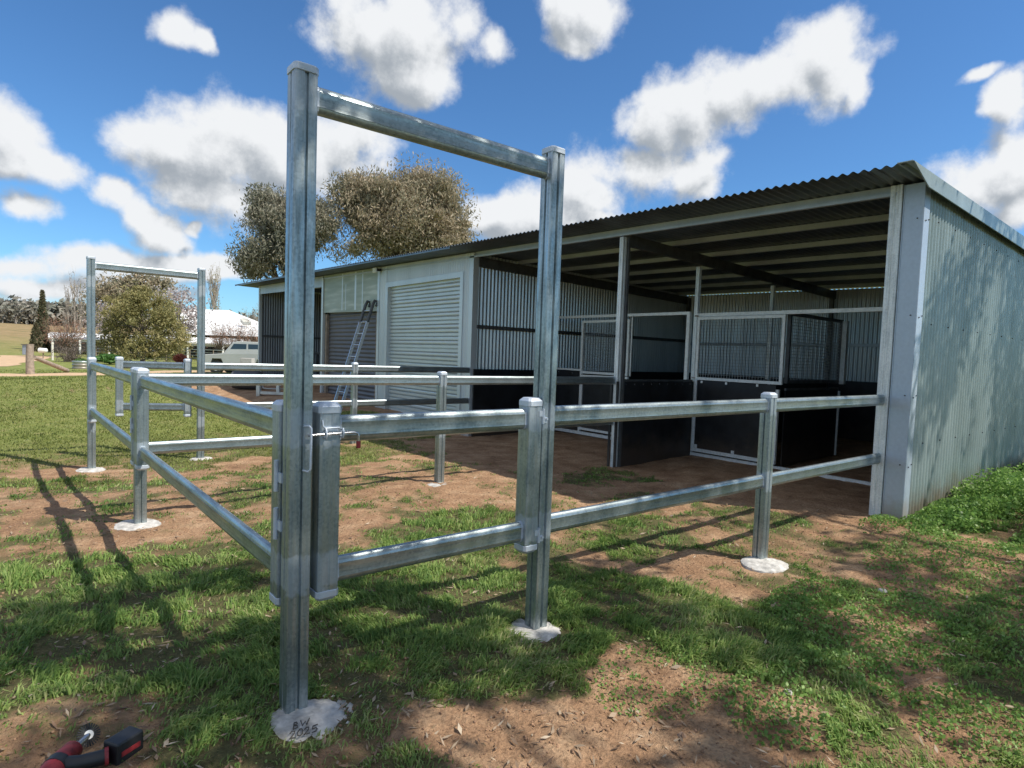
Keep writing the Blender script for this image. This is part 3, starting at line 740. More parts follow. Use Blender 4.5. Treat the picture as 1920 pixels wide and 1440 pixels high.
# ---------------------------------------------------------------- stalls inside the shed
def bolts(par, pts, nrm, r=.010):
    m = MB(); nrm = Vector(nrm)
    for p in pts: p = Vector(p); m.tube([p, p+nrm*.008], r, 6)
    m.build('bolt', CHROME, par)
def barbox(m, a, b, w=.045):
    a = Vector(a); b = Vector(b); d = (b-a).normalized(); s = Vector((1,0,0)) if abs(d.x) < .9 else Vector((0,1,0))
    m.sweep([(-w/2,-w/2),(w/2,-w/2),(w/2,w/2),(-w/2,w/2)], a, b, s)
def build_stalls():
    X = 7.90
    # black partition sheet between the two front yards under the roof
    t = thing('stall_partition', (6.0, 3.62, -.1), 'low black rubber partition between the two bays with a bolt row along the top', 'partition')
    MB().box(6.11, 7.86, 3.565, 3.585, -.10, 1.18).build('panel', BLACK, t)
    bolts(t, [(6.15+.2*i, 3.565, 1.14) for i in range(9)], (0,-1,0))
    m = MB(); barbox(m, (6.1,3.61,1.195), (7.87,3.61,1.195), .03); m.build('top_rail', DARKSTEEL, t)
    MB().box(5.955, 5.975, 3.662, 3.70, -.1, 1.18).build('rubber_flap', BLACK, t); MB().box(5.955, 5.975, 3.54, 3.578, -.1, 1.18).build('rubber_flap', BLACK, t)
    # divider between the two stalls further in
    t = thing('stall_partition', (9, 3.62, 0), 'black stall divider behind the mesh doors running to the back wall', 'partition')
    MB().box(7.98, 12.8, 3.60, 3.62, -.15, 1.22).build('panel', BLACK, t)
    # left stall front
    t = thing('stall_front', (X, 5.5, 0), 'galvanised stall front of the left bay with black panels under the rail', 'stall front', 'galvanised stall fronts')
    m = MB(); barbox(m, (X,3.72,2.325), (X,7.33,2.335), .05); m.build('top_beam', FRAME, t)
    m = MB(); barbox(m, (X,3.745,1.15), (X,3.745,2.30), .06); m.build('upright', FRAME, t); m = MB(); barbox(m, (X,4.975,1.2), (X,4.975,2.30), .022); m.build('upright', FRAME, t)
    m = MB(); barbox(m, (X,6.24,.0), (X,6.24,1.25), .045); m.build('upright', FRAME, t); m = MB(); barbox(m, (X,7.30,0), (X,7.30,1.25), .045); m.build('upright', FRAME, t)
    m = MB(); barbox(m, (X,6.265,1.265), (X,7.33,1.27), .035); m.build('middle_rail', FRAME, t)
    m = MB(); barbox(m, (X,3.7,.0), (X,7.33,.0), .06); m.build('sill_rail', FRAME, t)
    MB().box(X, X+.02, 6.27, 7.27, .04, 1.245).build('panel', BLACK, t)
    bolts(t, [(X, 6.9, 1.20), (X, 6.5, 1.20)], (-1,0,0), .014)
    # left door: mesh top, black bottom
    t = thing('stall_door', (X-.03, 6.2, 0), 'left stall door with small wire mesh window over a black panel', 'stall door', 'stall doors with mesh tops')
    mesh_panel(t, (X-.01, 6.25), (X-.01, 5.02), 1.20, 2.25, fw=.045)
    m = MB(); barbox(m, (X-.01,6.20,.10), (X-.01,6.20,1.125), .04); barbox(m, (X-.01,5.03,.10), (X-.01,5.03,1.125), .045); barbox(m, (X-.01,6.22,1.148), (X-.01,5.01,1.165), .045); barbox(m, (X-.01,6.22,.09), (X-.01,5.01,.09), .045)
    m.build('door_frame', FRAME, t)
    MB().box(X-.005, X+.01, 5.055, 6.18, .11, 1.125).build('panel', BLACK, t)
    bolts(t, [(X-.01, 5.1, 1.09), (X-.01, 5.7, 1.09), (X-.01,6.14,1.09), (X-.01, 5.7, .16)], (-1,0,0), .014)
    # right stall front
    t = thing('stall_front', (X, 1.5, 0), 'galvanised top rail and sill of the right bay beside the shed corner', 'stall front', 'galvanised stall fronts')
    m = MB(); barbox(m, (X,-.1,2.285), (X,3.57,2.285), .055); m.build('top_beam', FRAME, t)
    m = MB(); barbox(m, (X,-.1,-.03), (X,3.57,-.03), .05); m.build('sill_rail', FRAME, t)
    # closed right door
    t = thing('stall_door', (X, 3.5, 0), 'large closed stall door with wide wire mesh over a black panel', 'stall door', 'stall doors with mesh tops')
    mesh_panel(t, (X-.035, 3.54), (X-.035, 2.04), 1.215, 2.25, fw=.045)
    m = MB(); barbox(m, (X-.035,3.515,.03), (X-.035,3.515,1.21), .05); barbox(m, (X-.035,3.54,.05), (X-.035,2.08,.05), .055); barbox(m, (X-.035,2.10,.08), (X-.035,2.10,1.14), .045)
    m.box(X-.058, X-.05, 2.75, 2.80, .08, .13); m.box(X-.058, X-.05, 2.14, 2.18, .08, .16); m.box(X-.058, X-.05, 3.43, 3.48, .08, .14)
    m.build('door_frame', FRAME, t)
    MB().box(X-.05, X-.03, 2.125, 3.485, .075, 1.205).build('panel', BLACK, t)
    m = MB()
    for y in (3.40, 2.95, 2.42): m.box(X-.060, X-.052, y-.018, y+.018, 1.165, 1.205)
    m.build('tab', FRAME, t)
    m = MB()
    for z in (2.27, 1.25): m.tube([(X-.05, 3.60, z), (X-.05, 3.53, z)], .012, 8)
    m.build('hinge', CHROME, t)
    # second right door swung inwards
    t = thing('stall_door', (8.0, 2.02, 0), 'stall door with black framed mesh swung open into the right stall', 'stall door', 'stall doors with mesh tops')
    mesh_panel(t, (8.0, 2.06), (9.92, 2.12), 1.235, 2.30, frame=DARKSTEEL, fw=.05, mat=MESHW)
    m = MB(); barbox(m, (9.90,2.05,1.22), (9.90,2.05,2.28), .075); m.build('upright', FRAME, t); m = MB(); barbox(m, (9.95,2.11,.0), (9.95,2.11,1.10), .03); m.build('upright', FRAME, t)
    m = MB(); m.hexa([(8.0,2.05,.0),(9.9,2.11,.0),(9.9,2.13,.0),(8.0,2.07,.0),(8.0,2.05,1.12),(9.9,2.11,1.12),(9.9,2.13,1.12),(8.0,2.07,1.12)]); m.build('panel', BLACK, t)
    m = MB(); barbox(m, (8.0,2.06,1.145), (9.92,2.12,1.145), .035); m.build('middle_rail', DARKSTEEL, t)

# ---------------------------------------------------------------- foliage
def leaves(name, C, L, W, mat, par=None, droop=0., jit=1.):
    n = len(C)
    d = RNG.normal(size=(n, 3)); d[:, 2] -= droop*2; d /= np.linalg.norm(d, axis=1)[:, None]
    e = RNG.normal(size=(n, 3)); e -= d*(e*d).sum(1)[:, None]; e /= np.linalg.norm(e, axis=1)[:, None]
    s = RNG.uniform(.6, 1.35, n)[:, None]
    L = np.asarray(L).reshape(-1, 1) if hasattr(L, '__len__') else L
    W = np.asarray(W).reshape(-1, 1) if hasattr(W, '__len__') else W
    V = np.stack([C-d*L*s*.5, C+e*W*s*.5, C+d*L*s*.5, C-e*W*s*.5], 1).reshape(-1, 3)
    return np_mesh(name, V, np.arange(4*n), np.full(n, 4), mat, par)
def crown_points(center, radii, nclump, per, cr, seed, shell=.55, flat=0):
    r = np.random.default_rng(seed); center = np.array(center); radii = np.array(radii)
    d = r.normal(size=(nclump, 3)); d /= np.linalg.norm(d, axis=1)[:, None]
    d[:, 2] = np.where(d[:, 2] < -.55, -d[:, 2], d[:, 2])
    q = r.uniform(shell, 1, nclump)**.7
    cc = center+d*q[:, None]*radii
    sz = r.uniform(.35, 1.5, nclump)**1.2*cr; cc = cc+r.normal(size=cc.shape)*cr*.22
    bd = r.normal(size=(nclump, per, 3)); bd /= np.linalg.norm(bd, axis=2)[:, :, None]
    pts = cc[:, None, :]+bd*(r.uniform(0, 1, (nclump, per, 1))**.45)*(sz[:, None, None]*np.array([1,1,.75]))*1.0
    return pts.reshape(-1, 3), cc
def limbs(par, base, cc, r0, mat, nb, seed, spl=.35, trunk_top=None):
    rs = random.Random(seed); m = MB(); base = Vector(base); top = Vector(trunk_top)
    mid = base.lerp(top, .5)+Vector((rs.uniform(-.2,.2), rs.uniform(-.2,.2), 0))
    m.tube([base-Vector((0,0,.3)), base.lerp(mid,.5), mid, top], [r0*1.25, r0, r0*.8, r0*.5], 9)
    idx = [rs.randrange(len(cc)) for _ in range(nb)]
    for i in idx:
        e = Vector(cc[i]); s = base.lerp(top, rs.uniform(spl, 1)); md = s.lerp(e, .5)+Vector((rs.uniform(-.3,.3), rs.uniform(-.3,.3), rs.uniform(0,.4)))*((e-s).length*.25)
        m.tube([s, md, e], [r0*.35, r0*.2, r0*.06], 6)
    return m.build('trunk', mat, par, 60)
def tree(name, base, crowns, leafm, barkm, L, W, r0, label, cat, group=None, seed=1, nb=14, droop=.2, trunk_top=None, per=60, cr=.8, shell=.55):
    base = np.array(base, float)
    t = thing(name, tuple(base), label, cat, group)
    P = []; CC = []
    for k, (dx, dy, dz, rx, ry, rz, n) in enumerate(crowns):
        p, c = crown_points(base+np.array([dx,dy,dz]), (rx,ry,rz), n, per, cr, seed*10+k, shell); P.append(p); CC.append(c)
    P = np.concatenate(P); CC = np.concatenate(CC)
    leaves('crown', P, L, W, leafm, t, droop)
    tt = trunk_top if trunk_top is not None else (base[0]+crowns[0][0]*.6, base[1]+crowns[0][1]*.6, base[2]+crowns[0][2])
    limbs(t, base, CC, r0, barkm, nb, seed, trunk_top=tt)
    return t
def gpos(u, depth):
    p = at(u, 660, depth); return np.array([p[0], p[1], gh(p[0], p[1])])
def crown_px(base, u, v, depth, wpx, hpx, n):
    """crown ellipsoid by its apparent centre and size at its own distance"""
    c = at(u, v, depth); s = depth/FPX
    return (c[0]-base[0], c[1]-base[1], c[2]-base[2], wpx*s/2, wpx*s/2, hpx*s/2, n)

def build_background():
    # two big gum trees beyond the shed
    D = 40; b = gpos(765, D)
    tree('gum_tree', b, [crown_px(b,770,398,D,205,145,95), crown_px(b,690,408,D,112,135,50), crown_px(b,835,445,D,95,80,30), crown_px(b,805,365,D,70,60,16), crown_px(b,740,470,D,210,100,50), crown_px(b,668,362,D,50,50,10)], LF_GUM, BARK, .25, .07, .38,
         'large brown-leaved gum tree rising behind the middle of the shed roof', 'tree', 'gum trees behind the shed', 3, 60, .6, per=330, cr=1.2, shell=.2)
    D = 38; b = gpos(540, D)
    tree('gum_tree', b, [crown_px(b,540,432,D,120,140,55), crown_px(b,520,480,D,130,90,34), crown_px(b,590,430,D,60,110,30), crown_px(b,480,500,D,62,50,22), crown_px(b,500,400,D,45,80,20)], LF_GUM2, BARK, .24, .068, .32,
         'narrower grey brown gum tree behind the nearest tall post', 'tree', 'gum trees behind the shed', 5, 40, .6, per=330, cr=1.05, shell=.2)
    # round green bush in the garden
    D = 46; b = gpos(268, D)
    tree('garden_bush', b, [crown_px(b,268,600,D,135,95,70), crown_px(b,222,628,D,70,80,24), crown_px(b,240,575,D,60,50,14), crown_px(b,330,650,D,40,50,10), crown_px(b,310,630,D,70,80,40), crown_px(b,268,660,D,130,60,40), crown_px(b,215,655,D,60,60,14), crown_px(b,275,565,D,70,50,25)], LF_BUSH, BARK, .22, .07, .16,
         'dense round olive green bush framed by the far gateway', 'bush', None, 7, 20, .3, per=110, cr=.75, shell=.3)
    # blossom tree and brown trees behind
    D = 55; b = gpos(338, D)
    tree('blossom_tree', b, [crown_px(b,335,585,D,75,80,40), crown_px(b,305,575,D,50,55,16), crown_px(b,355,620,D,45,60,20)], LF_BLOS, BARK, .22, .14, .14,
         'pale pink blossom tree to the right of the olive green bush', 'tree', None, 9, 26, .1, per=34, cr=.9, shell=.2)
    D = 58; b = gpos(200, D)
    tree('blossom_tree', b, [crown_px(b,190,610,D,50,90,40)], LF_BLOS, BARK, .22, .13, .1,
         'thin pink blossom tree just left of the olive green bush', 'tree', None, 11, 16, .1, per=26, cr=.9, shell=.2)
    D = 68; b = gpos(225, D)
    tree('garden_tree', b, [crown_px(b,228,560,D,85,75,60), crown_px(b,195,570,D,50,70,30), crown_px(b,300,545,D,40,50,22), crown_px(b,262,545,D,60,50,28)], LF_GUM, BARK, .4, .16, .2,
         'brown leaved tree towering behind the olive green bush', 'tree', None, 13, 22, .3, per=60, cr=1.3, shell=.3)
    # cypresses
    for (u, v, w, h, D, s, lab) in ((80,602,26,112,62,15,'tall pointed dark cypress on the left, above its lower companion'), (68,638,28,60,60,16,'short leaning dark cypress at the foot of the tall pointed one')):
        b = gpos(u, D); c = at(u, v, D); sc = D/FPX; H = h*sc; n = 2600
        r = np.random.default_rng(s); tt = r.uniform(0, 1, n); rad = (w*sc/2)*(1-tt)**.75*np.sqrt(r.uniform(0.2, 1, n)); th = r.uniform(0, 2*pi, n)
        P = np.stack([c[0]+rad*np.cos(th), c[1]+rad*np.sin(th), c[2]-H/2+tt*H+(.3 if False else 0)], 1)
        t = thing('cypress', tuple(b), lab, 'tree', 'cypresses on the left')
        leaves('crown', P, .42, .16, LF_CYP, t, -.5)
        MB().tube([(b[0],b[1],b[2]-.2), (c[0],c[1],c[2]+H*.3)], [.12,.04], 7).build('trunk', BARK, t, 60)
    # bare poplars
    def bare(name, u, top, D, label, group, seed, spread, nb, mat=BARKP, leafm=None, nl=0, r0=.10):
        rs = random.Random(seed); b = gpos(u, D); tp = at(u, top, D); H = tp[2]-b[2]
        t = thing(name, tuple(b), label, 'tree', group); m = MB(); B = Vector(b); T = Vector((b[0],b[1],b[2]+H))
        m.tube([B-Vector((0,0,.2)), B.lerp(T,.5), T], [r0, r0*.6, r0*.15], 7)
        P = []
        for i in range(nb):
            s = B.lerp(T, rs.uniform(.1,.85)); a = rs.uniform(0, 2*pi); l = H*rs.uniform(.15,.38)
            e = s+Vector((math.cos(a)*spread*l, math.sin(a)*spread*l, l)); md = s.lerp(e,.5)+Vector((math.cos(a),math.sin(a),0))*spread*l*.18
            m.tube([s, md, e], [r0*.28, r0*.16, r0*.07], 4)
            for q in range(3):
                s2 = s.lerp(e, rs.uniform(.3,.9)); a2 = rs.uniform(0, 2*pi); l2 = l*.45
                e2 = s2+Vector((math.cos(a2)*spread*l2, math.sin(a2)*spread*l2, l2)); m.tube([s2, e2], [r0*.1, r0*.05], 3)
                for z in range(nl): P.append(tuple(s2.lerp(e2, rs.random())+Vector((rs.gauss(0,.15),rs.gauss(0,.15),rs.gauss(0,.15)))))
        m.build('trunk', mat, t, 60)
        if P: leaves('crown', np.array(P), .22, .08, leafm, t, 0)
    bare('poplar', 401, 523, 85, 'tall slender poplar standing behind the white roofed house', None, 21, .28, 60, BARKP, LF_BUSH, 5, .2)
    for k, (u, tp, lab) in enumerate(((128,540,'leftmost bare poplar beside the tall cypress'), (140,528,'middle bare poplar beyond the red twiggy tree'), (150,534,'bare poplar just left of the far gateway post'))):
        bare('bare_poplar', u, tp, 80, lab, 'bare poplars left of the far gateway', 30+k, .22, 34, BARKP, LF_BRN, 1, .12)
    bare('bare_tree', 473, 580, 90, 'bare grey tree by the left end of the shed above the house roof', None, 41, .5, 40, BARKP, LF_GUM2, 3, .14)
    # red twiggy garden trees
    def twiggy(name, u, v, w, h, D, label, group, seed, leafm=LF_TWIG, nb=70, r0=.07, nl=10):
        rs = random.Random(seed); b = gpos(u, D); sc = D/FPX; t = thing(name, tuple(b), label, 'tree', group); m = MB()
        c = Vector(at(u, v, D)); B = Vector(b); top = Vector((b[0], b[1], c.z-h*sc*.15)); m.tube([B-Vector((0,0,.2)), B.lerp(top,.6)], [r0, r0*.8], 6)
        P = []
        for i in range(nb):
            s = B.lerp(top, rs.uniform(.3,.65)); a = rs.uniform(0, 2*pi); el = rs.uniform(-.2, 1.0)
            e = c+Vector((math.cos(a)*w*sc/2*math.sqrt(rs.random()), math.sin(a)*w*sc/2, el*h*sc/2)); md = s.lerp(e,.5)+Vector((rs.gauss(0,.15),rs.gauss(0,.15),-.1))
            m.tube([s, md, e], [r0*.3, r0*.18, r0*.06], 4, False)
            for q in range(nl):
                p = md.lerp(e, rs.uniform(.1,1.1))+Vector((rs.gauss(0,.25),rs.gauss(0,.25),rs.gauss(0,.2))); P.append(tuple(p))
        m.build('trunk', BARK, t, 60); leaves('crown', np.array(P), .34, .035, leafm, t, -.4)
    twiggy('leafless_tree', 125, 630, 80, 75, 52, 'reddish twiggy bare tree in front of the long verandah on the left', 'leafless garden trees', 51, nb=120)
    twiggy('leafless_tree', 132, 668, 42, 40, 44, 'small gnarled dark bare tree at the garden edge', 'leafless garden trees', 52, LF_BRN, 60, .09)
    for k, (u, lab) in enumerate(((412,'leftmost red twiggy tree before the white roof'), (440,'middle red twiggy tree before the white roof'), (470,'red twiggy tree before the white roof nearest the shed'))):
        twiggy('leafless_tree', u, 635, 40, 62, 55, lab, 'leafless garden trees', 60+k, nb=60)
    # low plants
    def shrub(u, v, w, h, D, mat, label, seed, n=900, lw=(.16,.06)):
        b = gpos(u, D); c = at(u, v, D); sc = D/FPX; r = np.random.default_rng(seed)
        d = r.normal(size=(n,3)); d /= np.linalg.norm(d,axis=1)[:,None]; P = c+d*np.array([w*sc/2,w*sc/2,h*sc/2])*r.uniform(.3,1,n)[:,None]; P[:,2] = np.maximum(P[:,2], b[2])
        t = thing('shrub', tuple(b), label, 'shrub'); leaves('crown', P, lw[0], lw[1], mat, t, 0)
        MB().tube([(b[0],b[1],b[2]-.1),(c[0],c[1],c[2])], [.04,.02], 5).build('stem', BARK, t)
    shrub(338, 672, 26, 18, 42, LF_RED, 'low red flowering shrub left of the far gateway right post', 71)
    shrub(205, 672, 42, 16, 42, LF_GRN, 'bright green leafy plant right of the far gateway left post', 72, lw=(.35,.12))
    shrub(152, 680, 26, 16, 44, LF_GRN, 'small dark green plant by the round stock tank', 73)
    # far woodland, one mass
    P = []; r = np.random.default_rng(77)
    for i in range(420):
        u = r.uniform(-700, 1150) if i > 150 else r.uniform(-60, 190); D = r.uniform(215, 300)
        p = at(u, 660, D); z = gh(p[0], p[1]); H = r.uniform(6, 10.5); W = r.uniform(3, 6)
        n = 95; d = r.normal(size=(n,3)); d /= np.linalg.norm(d,axis=1)[:,None]
        P.append(np.array([p[0],p[1],z+H*.6])+d*np.array([W,W,H*.45])*r.uniform(.4,1,n)[:,None])
    o = leaves('distant_woodland', np.concatenate(P), 2.4, 1.3, LF_WOOD, None, .1)
    tag(o, 'grey green woodland along the skyline of the far hills', 'woodland', None, 'stuff')
    # a few paddock trees that stand clear
    for k, (u, v, w, h, D, lab) in enumerate(((30,592,30,34,170,'spreading pale trunked gum in the far paddock at the left edge'), (52,597,24,36,150,'leaning gum tree in the far paddock next to the cypress'), (6,600,26,40,175,'gum tree cut by the left edge of the picture in the far paddock'))):
        b = gpos(u, D); tree('paddock_tree', b, [crown_px(b,u,v-6,D,w,h*.6,22)], LF_WOOD, BARKP, 1.1, .5, .25, lab, 'tree', 'gum trees in the far paddock', 90+k, 8, .2, per=40, cr=2.0)

def rotbox(m, c, d, n, half, z0, z1):
    """box centred at c (xy), long axis d (unit xy), half=(along, across)"""
    c = Vector((c[0],c[1],0)); d = Vector((d[0],d[1],0)).normalized(); n = Vector((-d.y,d.x,0))
    P = [c+d*(sx*half[0])+n*(sy*half[1]) for sx, sy in ((-1,-1),(1,-1),(1,1),(-1,1))]
    m.hexa([(p.x,p.y,z0) for p in P]+[(p.x,p.y,z1) for p in P]); return m

def build_house():
    D = 64; s = D/FPX; F = CF[:2]/np.linalg.norm(CF[:2]); R = np.array([F[1], -F[0]])
    c = at(412, 655, D); base = gh(c[0], c[1])
    t = thing('farmhouse', (c[0], c[1], base), 'low farmhouse with white hipped iron roof and verandah beyond the garden', 'house')
    def W(u, depth, z): p = at(u, 655, depth); return (p[0], p[1], z)
    def zz(v, d): return at(400, v, d)[2]
    zr_, ze = zz(580, D+4), zz(629, D)
    # hipped roof: eaves rectangle and short ridge
    A = [W(300, D, ze), W(560, D-4, ze), W(560, D+14, ze), W(300, D+14, ze)]
    r0, r1 = W(350, D+5, zr_), W(430, D+5, zr_)
    m = MB(); m.v += A+[r0, r1]; m.f += [(0,1,5,4), (1,2,5), (2,3,4,5), (3,0,4), (0,3,2,1)]
    rf = m.build('roof', WHITE, t)
    m = MB(); q = [W(450, D+.3, zz(603,D)+.1), W(462, D+.0, zz(603,D)+.1), W(470, D-.4, zz(610,D)+.15), W(456, D-.2, zz(611,D)+.15)]
    m.hexa([tuple(p) for p in q]+[(p[0],p[1],p[2]+.35) for p in q]); m.build('roof_window', CREAM, rf)
    m = MB(); A = [W(305, D+1.5, base-.3), W(545, D-1.5, base-.3), W(545, D+10, base-.3), W(305, D+10, base-.3)]
    m.hexa(A+[(p[0],p[1],ze-.05) for p in A]); m.build('wall', WINF, t)
    # verandah, front strip, running far to the left
    zv, zv2 = zz(640, D-3), zz(646, D-6)
    m = MB()
    a = [W(90, D-5, zv2), W(470, D-7, zv2), W(470, D-2, zv+.25), W(90, D-1, zv+.25)]
    m.hexa(a+[(p[0],p[1],p[2]+.12) for p in a]); m.build('verandah_roof', WHITE, t)
    m = MB(); a = [W(92, D-4.9, zv2-.20), W(470, D-6.9, zv2-.20), W(470, D-6.8, zv2-.20), W(92, D-4.8, zv2-.20)]
    m.hexa(a+[(p[0],p[1],zv2-.01) for p in a]); m.build('fascia', CREAM, t)
    for u in (98, 150, 205, 352, 418, 462):
        p = W(u, D-5.5-.005*(u-90), base); m = MB(); m.box(p[0]-.08, p[0]+.08, p[1]-.08, p[1]+.08, base-.3, zv2-.02); m.build('verandah_post', WHITE, t)
    m = MB(); A = [W(95, D-.5, base-.3), W(300, D-.5, base-.3), W(300, D+2, base-.3), W(95, D+2, base-.3)]
    m.hexa(A+[(p[0],p[1],zv2+.1) for p in A]); m.build('wall', WINF, t)

def build_vehicle():
    D = 35; c = at(462, 690, D); d = np.array([CR[0],CR[1]])*-1; d = d/np.linalg.norm(d); n = np.array([-d[1], d[0]])
    z = gh(c[0], c[1]); c = np.array([c[0], c[1]])
    t = thing('four_wheel_drive', (c[0], c[1], z), 'white four wheel drive parked by the left end of the shed', 'car')
    def P(a, b, h): q = c+d*a+n*b; return (q[0], q[1], z+h)
    prof = [(2.05,.55),(2.08,.95),(2.0,1.07),(.95,1.15),(.45,1.78),(.2,1.86),(-1.9,1.86),(-2.0,1.2),(-2.02,.55),(-1.6,.5),(-1.45,.85),(-.95,.85),(-.8,.5),(.9,.5),(1.05,.85),(1.55,.85),(1.7,.5)]
    m = MB(); k = len(prof)
    for b in (-.85, .85):
        for a, h in prof: m.v.append(P(a, b*(.92 if h > 1.2 else 1), h))
    m.f += [(i, (i+1) % k, k+(i+1) % k, k+i) for i in range(k)]; m.f.append(tuple(range(k))[::-1]); m.f.append(tuple(range(k, 2*k)))
    m.build('body', plain('car_paint', (.50,.51,.49), .35, .1, .05, 2), t, None, .03)
    m = MB()
    for b in (-.845, .845):
        q = [P(.70,b*.965,1.18), P(.36,b*.935,1.72), P(-.35,b*.935,1.72), P(-.35,b*.965,1.18)]; q2 = [P(-.45,b*.965,1.18), P(-.45,b*.935,1.72), P(-1.75,b*.935,1.72), P(-1.8,b*.965,1.18)]
        for w in (q, q2):
            off = n*(.02 if b > 0 else -.02); bb = len(m.v); m.v += [(p[0]+off[0],p[1]+off[1],p[2]) for p in w]+[(p[0]-off[0],p[1]-off[1],p[2]) for p in w]
            m.f += [(bb,bb+1,bb+2,bb+3),(bb+7,bb+6,bb+5,bb+4)]+[(bb+i,bb+4+i,bb+4+(i+1)%4,bb+(i+1)%4) for i in range(4)]
    m.build('side_window', GLASS, t)
    m = MB(); q = [P(.93,-.72,1.19), P(.93,.72,1.19), P(.48,.68,1.74), P(.48,-.68,1.74)]; m.v += [tuple(np.array(p)+np.array([d[0]*.03,d[1]*.03,.02])) for p in q]+[tuple(np.array(p)-np.array([d[0]*.03,d[1]*.03,.02])) for p in q]
    m.f += [(0,1,2,3),(7,6,5,4)]+[(i,4+i,4+(i+1)%4,(i+1)%4) for i in range(4)]; m.build('windscreen', GLASS, t)
    for a in (1.3, -1.2):
        for b in (-.8, .8):
            m = MB(); m.tube([P(a,b-.12,.37), P(a,b+.12,.37)], .37, 18); w = m.build('wheel', BLKPL, t, 50)
            m = MB(); m.tube([P(a,b-.13,.37), P(a,b+.13,.37)], .19, 12); m.build('rim', WHITE, w, 50)
    for b in (-.6, .6):
        m = MB(); m.tube([P(2.03,b,.85), P(2.10,b,.85)], .12, 12); m.build('headlight', CHROME, t, 50)
    m = MB(); m.hexa([P(2.0,-.85,.42),P(2.2,-.85,.42),P(2.2,.85,.42),P(2.0,.85,.42),P(2.0,-.85,.6),P(2.2,-.85,.6),P(2.2,.85,.6),P(2.0,.85,.6)]); m.build('bumper', BLKPL, t)
    # spare box beside it
    q = on(463, 684, 2, .05)
    p = at(464, 672, 33.2); m = MB(); rotbox(m, p[:2], d, n, (.32,.2), gh(p[0],p[1])+.35, gh(p[0],p[1])+.95); bx = thing('crate_stand', (p[0],p[1],gh(p[0],p[1])), 'pale square box on legs in front of the white four wheel drive', 'box')
    m.build('box', plain('pale_box', (.45,.43,.42), .7), bx, None, .02); m = MB()
    for sx in (-.26,.26):
        for sy in (-.15,.15): r = p[:2]+d*sx+n*sy; m = MB(); m.tube([(r[0],r[1],gh(r[0],r[1])-.02),(r[0],r[1],gh(r[0],r[1])+.36)], .025, 6); m.build('leg', BARK, bx)

